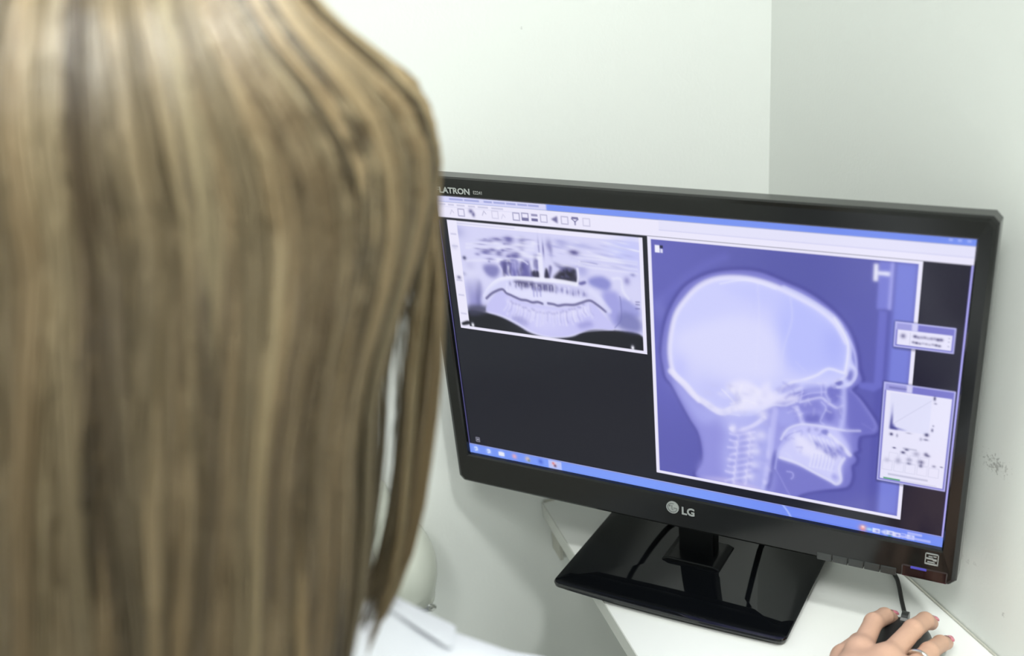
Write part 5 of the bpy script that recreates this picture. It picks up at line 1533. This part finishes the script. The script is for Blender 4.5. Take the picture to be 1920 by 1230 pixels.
# collar folded over the right shoulder: rows run from its top crease down to its free edge
COLLAR = [ [(-0.525, -0.5325, 0.3261), (-0.5124, -0.5286, 0.3088), (-0.5046, -0.5279, 0.3001), (-0.4976, -0.5257, 0.2914), (-0.4838, -0.5176, 0.2715), (-0.4746, -0.514, 0.2603), (-0.4687, -0.5118, 0.253)],
 [(-0.5253, -0.5406, 0.33), (-0.5128, -0.5366, 0.313), (-0.5053, -0.5357, 0.3045), (-0.4985, -0.5336, 0.2961), (-0.4851, -0.526, 0.2764), (-0.4761, -0.5226, 0.2651), (-0.4703, -0.5206, 0.2579)],
 [(-0.5258, -0.5527, 0.3347), (-0.5136, -0.5483, 0.3182), (-0.5066, -0.5472, 0.3104), (-0.5003, -0.5457, 0.3025), (-0.4872, -0.5391, 0.283), (-0.4787, -0.5363, 0.2717), (-0.4732, -0.5347, 0.2647)],
 [(-0.5264, -0.5624, 0.3373), (-0.5144, -0.5576, 0.3213), (-0.5081, -0.5563, 0.3143), (-0.5022, -0.5556, 0.307), (-0.4894, -0.5505, 0.2877), (-0.4813, -0.5483, 0.2763), (-0.4762, -0.5474, 0.2695)],
 [(-0.5269, -0.5665, 0.3373), (-0.5149, -0.5615, 0.3217), (-0.5089, -0.56, 0.3151), (-0.5033, -0.5599, 0.3083), (-0.4907, -0.5558, 0.2891), (-0.4828, -0.5542, 0.2777), (-0.478, -0.5537, 0.2709)] ]

nr, nc = len(COLLAR), len(COLLAR[0]); V = []; F = []
away = Vector((.05, .85, -.45))*.0045
for t in (0, 1):
    for row in COLLAR: V += [Vector(q)+away*t+Vector((0, 0, SHELF)) for q in row]
for t in (0, 1):
    for i in range(nr-1):
        for k in range(nc-1):
            a = t*nr*nc+i*nc+k; q_ = (a, a+nc, a+nc+1, a+1); F.append(q_ if t == 0 else q_[::-1])
ring_ = [k for k in range(nc)]+[i*nc+nc-1 for i in range(1, nr)]+[(nr-1)*nc+k for k in range(nc-2, -1, -1)]+[i*nc for i in range(nr-2, 0, -1)]
for a, b_ in zip(ring_, ring_[1:]+ring_[:1]): F.append((a, b_, b_+nr*nc, a+nr*nc))
collar = obj('collar', V, F, M_coat, coat, smooth=True)
sm = collar.modifiers.new('soft', 'SUBSURF'); sm.levels = 2; sm.render_levels = 2
lo, hi, h = np.array([-.82, -.80, -.72]), np.array([-.30, -.10, -.02]), .012
P = grid(lo, hi, h); cd = smin(legs(P, .010), sd_cone(P, HI+[-.06, 0, 0], HI+[.06, .01, 0], .116, .116), .03)
V, F = surface_nets(np.maximum(cd, P[..., 2]+.08), lo, h)
link('trousers', np_mesh('trousers', V+[0, 0, SHELF], F), M_trouser, person)
for a in (AR, AL):
    lo = a+[-.06, -.06, -.085]; P = grid(lo, a+[.08, .20, .02], .005)
    d = smin(sd_cone(P, a+[0, .0, -.045], a+[.02, .135, -.055], .042, .032), sd_cone(P, a+[0, 0, -.04], a, .042, .045), .02)
    V, F = surface_nets(np.maximum(np.maximum(d, -(P[..., 2]+.739)), P[..., 2]-(a[2]+.005)), lo, .005)
    link('shoe', np_mesh('shoe', V+[0, 0, SHELF], F), M_shoe, person)
stool = empty('stool', W(HI[0], HI[1], -.74)); tag(stool, 'round padded stool under the seated person', 'stool')
sp = [(0, .395), (.17, .395), (.185, .405), (.185, .425), (.17, .437), (0, .437)]
def lathe(name, prof, material, parent, n=32, loc=(0, 0, 0)):
    V = [(r*math.cos(2*math.pi*i/n)+loc[0], r*math.sin(2*math.pi*i/n)+loc[1], z+loc[2]) for r, z in prof for i in range(n)]
    F = [(k*n+i, k*n+(i+1) % n, (k+1)*n+(i+1) % n, (k+1)*n+i) for k in range(len(prof)-1) for i in range(n)]
    return obj(name, V, F, material, parent, smooth=True)
lathe('seat', [(.001, .392)]+sp[1:-1]+[(.001, .437)], M_stool, stool); lathe('column', [(.03, .06), (.03, .2), (.02, .2), (.02, .392)], M_steel, stool); lathe('base', [(.001, 0), (.22, 0), (.22, .01), (.05, .05), (.03, .06)], M_steel, stool)

# ------------------------------------------------------------------ hair: many strands in locks over a cap
rng = np.random.default_rng(11)
ZR = np.array([.112, .104, .092, .078, .063, .051, .040, .028, .012, -.012, -.034, -.058, -.080, -.102, -.125, -.153, -.174, -.193, -.203, -.30, -.42])[::-1]
RO = np.array([.004, .032, .046, .055, .063, .073, .087, .100, .103, .103, .103, .105, .105, .103, .100, .096, .090, .079, .071, .052, .045])[::-1]
RM = np.array([.004, .032, .046, .055, .063, .073, .086, .096, .101, .100, .093, .081, .073, .072, .072, .069, .064, .057, .053, .047, .044])[::-1]
RL = np.array([.004, .036, .056, .070, .080, .088, .094, .099, .103, .105, .106, .107, .108, .108, .108, .108, .108, .107, .106, .100, .09])[::-1]
BK = np.array([.004, .038, .058, .073, .084, .090, .095, .100, .104, .106, .106, .104, .102, .100, .098, .097, .097, .098, .098, .10, .105])[::-1]
FR = np.array([.004, .036, .054, .067, .077, .084, .089, .094, .100, .104, .106, .108, .106, .100, .094, .085, .076, .066, .060, .05, .045])[::-1]
def shape(z, phi, outer):
    """point of the hair's outer surface: z from the head's middle, phi around (0 right, 90 front), outer 0..1 right-hand lock"""
    c, s = np.cos(phi), np.sin(phi)
    rx = np.where(c > 0, np.interp(z, ZR, RM)*(1-outer)+np.interp(z, ZR, RO)*outer/np.maximum(.75, np.where(z < .02, c, 1)), np.interp(z, ZR, RL))
    ry = np.where(s < 0, np.interp(z, ZR, BK), np.interp(z, ZR, FR))
    dz = np.minimum(z, 0)
    ax = HC[0]+.22*dz; ay = HC[1]+.40*dz
    return np.stack([ax+c*rx, ay+s*ry, HC[2]+z], -1)
# cap / under-layer
nz, nph = 44, 72
zz = np.concatenate([.110*np.cos(np.linspace(.15, math.pi/2, 14)), np.linspace(-.006, -.38, 30)])
ph = np.radians(np.linspace(-202, -4, nph))
Zg, Pg = np.meshgrid(zz, ph, indexing='ij')
S = shape(Zg, Pg, np.zeros_like(Zg)); AX = np.stack([HC[0]+.22*np.minimum(Zg, 0), HC[1]+.40*np.minimum(Zg, 0), HC[2]+Zg], -1)
S = AX+(S-AX)*.90; S[..., 2] -= .008
ii = (np.arange(nz-1)[:, None]*nph+np.arange(nph-1)[None, :]).ravel(); F = np.stack([ii, ii+nph, ii+nph+1, ii+1], 1)
def hair_mat(name, k):
    m = mat(name, (.3, .22, .12), .34, .7)
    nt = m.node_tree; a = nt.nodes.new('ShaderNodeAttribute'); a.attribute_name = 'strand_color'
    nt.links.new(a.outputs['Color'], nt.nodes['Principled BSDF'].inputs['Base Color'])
    return m
M_hair = hair_mat('blond_hair', 1)
M_under = mat('under_hair', (.085, .062, .033), .6)
hair = link('hair', np_mesh('hair', S.reshape(-1, 3)+[0, 0, SHELF], F), M_under, person); hair['label'] = 'long straight blond hair'
sol = hair.modifiers.new('thickness', 'SOLIDIFY'); sol.thickness = .006; sol.offset = -1
# strands
K = 26
_zt = np.linspace(.112, -.42, 400); _rt = np.interp(_zt, ZR, BK)
_at = np.concatenate([[0], np.cumsum(np.hypot(np.diff(_zt), np.diff(_rt)))])
def z_of_arc(a): return np.interp(a, _at, _zt)
def arc_of_z(z): return np.interp(-z, -_zt, _at)
def strands(n_lock, per, phi_lo, phi_hi, outer, z_end, layer, spread, rad, seed, bias=.45):
    g = np.random.default_rng(seed); out = []; cols = []; rads = []
    for L in range(n_lock):
        phi0 = math.radians(phi_lo+(phi_hi-phi_lo)*(L+g.uniform(-.5, 1.5))/n_lock)
        lay = -abs(g.normal(0, layer)); o = outer(phi0, g); ze = z_end+g.uniform(-.06, .04)
        tone = np.clip(g.normal(bias, .30), 0, 1); warm = g.uniform(.94, 1.06)
        base = np.array([.075, .049, .021])*(1-tone)+np.array([.39, .295, .160])*tone; base = base*[warm, 1, 2-warm]
        wa, wp, wf = g.uniform(.0, .045), g.uniform(0, 6.28), g.uniform(8, 20)
        s0 = g.uniform(.002, .055); drift = g.normal(0, .45) if n_lock > 100 else 0.
        for k in range(per):
            dp = math.radians(g.normal(0, spread)); a0 = s0+abs(g.normal(0, .004)); a1 = arc_of_z(ze)
            z = z_of_arc(np.linspace(a0, max(a1, a0+.03), K))
            dz = np.maximum(0, -z)
            phi = phi0+dp*(1.2-.7*np.clip(dz/.25, 0, 1))+wa*np.sin(wf*z+wp)*np.clip((.1-z)/.1, 0, 1)+drift*(dz-.1)*np.clip((.08-z)/.1, 0, 1)*np.clip((math.radians(phi_hi)-phi0)/.4, 0, 1)+g.normal(0, .012)*np.sin(14*z+g.uniform(0, 6.28))
            oo = np.full(K, o)
            p = shape(z, phi, oo)
            ax = np.stack([HC[0]+.22*np.minimum(z, 0), HC[1]+.40*np.minimum(z, 0), HC[2]+z], -1)
            rd = (p-ax)*[1, 1, 0]; rl = np.linalg.norm(rd, axis=1, keepdims=True)+1e-6
            off = lay-abs(g.normal(0, .0016))+.0022*np.sin(wf*1.3*z+wp*2)*np.clip(dz/.08, 0, 1)
            p = p+rd/rl*(off if np.ndim(off) else off)[:, None] if np.ndim(off) else p+rd/rl*off
            out.append(p); cols.append(base*g.uniform(.82, 1.18)); rads.append(rad*g.uniform(.7, 1.25))
    return out, cols, rads
O, Cc, Rr = [], [], []
def put(*a, **k):
    o, c, r = strands(*a, **k); O.extend(o); Cc.extend(c); Rr.extend(r)
put(230, 24, -205, -6, lambda p, g: 0., -.36, .006, 1.3, .00055, 3)                      # main fall over the back
put(34, 16, -75, -4, lambda p, g: g.uniform(0, .12), -.34, .003, 2.0, .0006, 5)
put(20, 26, 2, 19, lambda p, g: g.uniform(.93, 1.0), -.30, .002, 1.6, .00055, 7, .9)         # lock in front of the right shoulder
put(16, 5, -10, 12, lambda p, g: g.uniform(.15, .95)**1.3, -.30, .003, 2.2, .00042, 9, .7)         # thin strands across the gap
put(22, 16, 128, 158, lambda p, g: 0., -.30, .005, 1.6, .00055, 13)                     # left front
put(40, 14, 0, 130, lambda p, g: .9, .045, .004, 2.5, .0006, 15)                       # short cover at the hairline
O = np.array(O); Cc = np.array(Cc); Rr = np.array(Rr); S_ = len(O)
Tn = np.gradient(O, axis=1); Tn /= np.linalg.norm(Tn, axis=-1, keepdims=True)+1e-9
rad_dir = O-np.array([HC[0], HC[1], 0]); rad_dir[..., 2] = 0; rad_dir += 1e-5
E1 = np.cross(Tn, rad_dir); E1 /= np.linalg.norm(E1, axis=-1, keepdims=True)+1e-9; E2 = np.cross(E1, Tn)
tap = np.interp(np.linspace(0, 1, K), [0, .06, .75, 1], [.5, 1, 1, .25])
RR = Rr[:, None]*tap[None, :]
V = np.stack([O+(E1*math.cos(a)+E2*math.sin(a))*RR[..., None] for a in (math.pi/2, math.pi/2+2.094, math.pi/2+4.189)], 2)   # S,K,3,3
V = V.reshape(-1, 3)
b = (np.arange(S_)[:, None]*K+np.arange(K-1)[None, :]).ravel()*3
F = np.concatenate([np.stack([b+j, b+(j+1) % 3, b+3+(j+1) % 3, b+3+j], 1) for j in range(3)])
me = np_mesh('hair_strands', V+[0, 0, SHELF], F)
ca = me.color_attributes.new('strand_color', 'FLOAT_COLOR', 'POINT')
zl = O[..., 2]-HC[2]                                 # crown light and lower shade painted into strand colour, warmer hue further down
shade_tint = np.interp(zl, [-.25, -.10, 0, .06, .11], [.36, .47, .78, 1.28, 1.6])[..., None]*np.stack([np.ones_like(zl), np.interp(zl, [-.25, 0, .1], [.95, 1, 1.04]), np.interp(zl, [-.25, 0, .1], [.82, 1, 1.16])], -1)
cc = np.repeat((Cc[:, None, :]*shade_tint)[:, :, None, :], 3, axis=2).reshape(-1, 3); ca.data.foreach_set('color', np.concatenate([cc, np.ones((len(cc), 1))], 1).astype(np.float32).ravel())
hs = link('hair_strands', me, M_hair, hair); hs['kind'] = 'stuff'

# ------------------------------------------------------------------ pale plastic cover hanging on the back wall
cov = empty('plastic_cover', W(-.448, 0, -.02)); tag(cov, 'pale milky plastic cover with shiny metal clasp on the back wall', 'plastic cover')
lo, hi, h = np.array([-.06, -.075, -.11]), np.array([.06, .004, .12]), .0025
P = grid(lo, hi, h)
d = smin(sd_ell(P, (.001, -.03, .002), (.029, .032, .054)), sd_cone(P, (-.012, -.022, .03), (-.016, -.012, .09), .020, .010), .02)
d = smin(d, sd_cone(P, (.0, -.03, -.034), (.010, -.03, -.046), .018, .010), .015)
d = d+.0016*np.sin(P[..., 0]*420+P[..., 2]*170)*np.clip((-.02-P[..., 2])/.05, 0, 1)*np.clip(-(P[..., 0]-.012)/.02, 0, 1)
d = np.maximum(d, P[..., 1]+.0005)
V, F = surface_nets(d, lo, h); link('cover_shell', np_mesh('cover_shell', V, F), M_cover, cov)
tube('clasp', [(.004, -.036, -.046), (.012, -.042, -.048), (.019, -.040, -.054), (.016, -.034, -.061), (.008, -.034, -.058)], .0024, M_steel, cov, 8)
box('clasp_plate', .000, .014, -.040, -.028, -.060, -.048, M_steel, cov, bevel=.002)
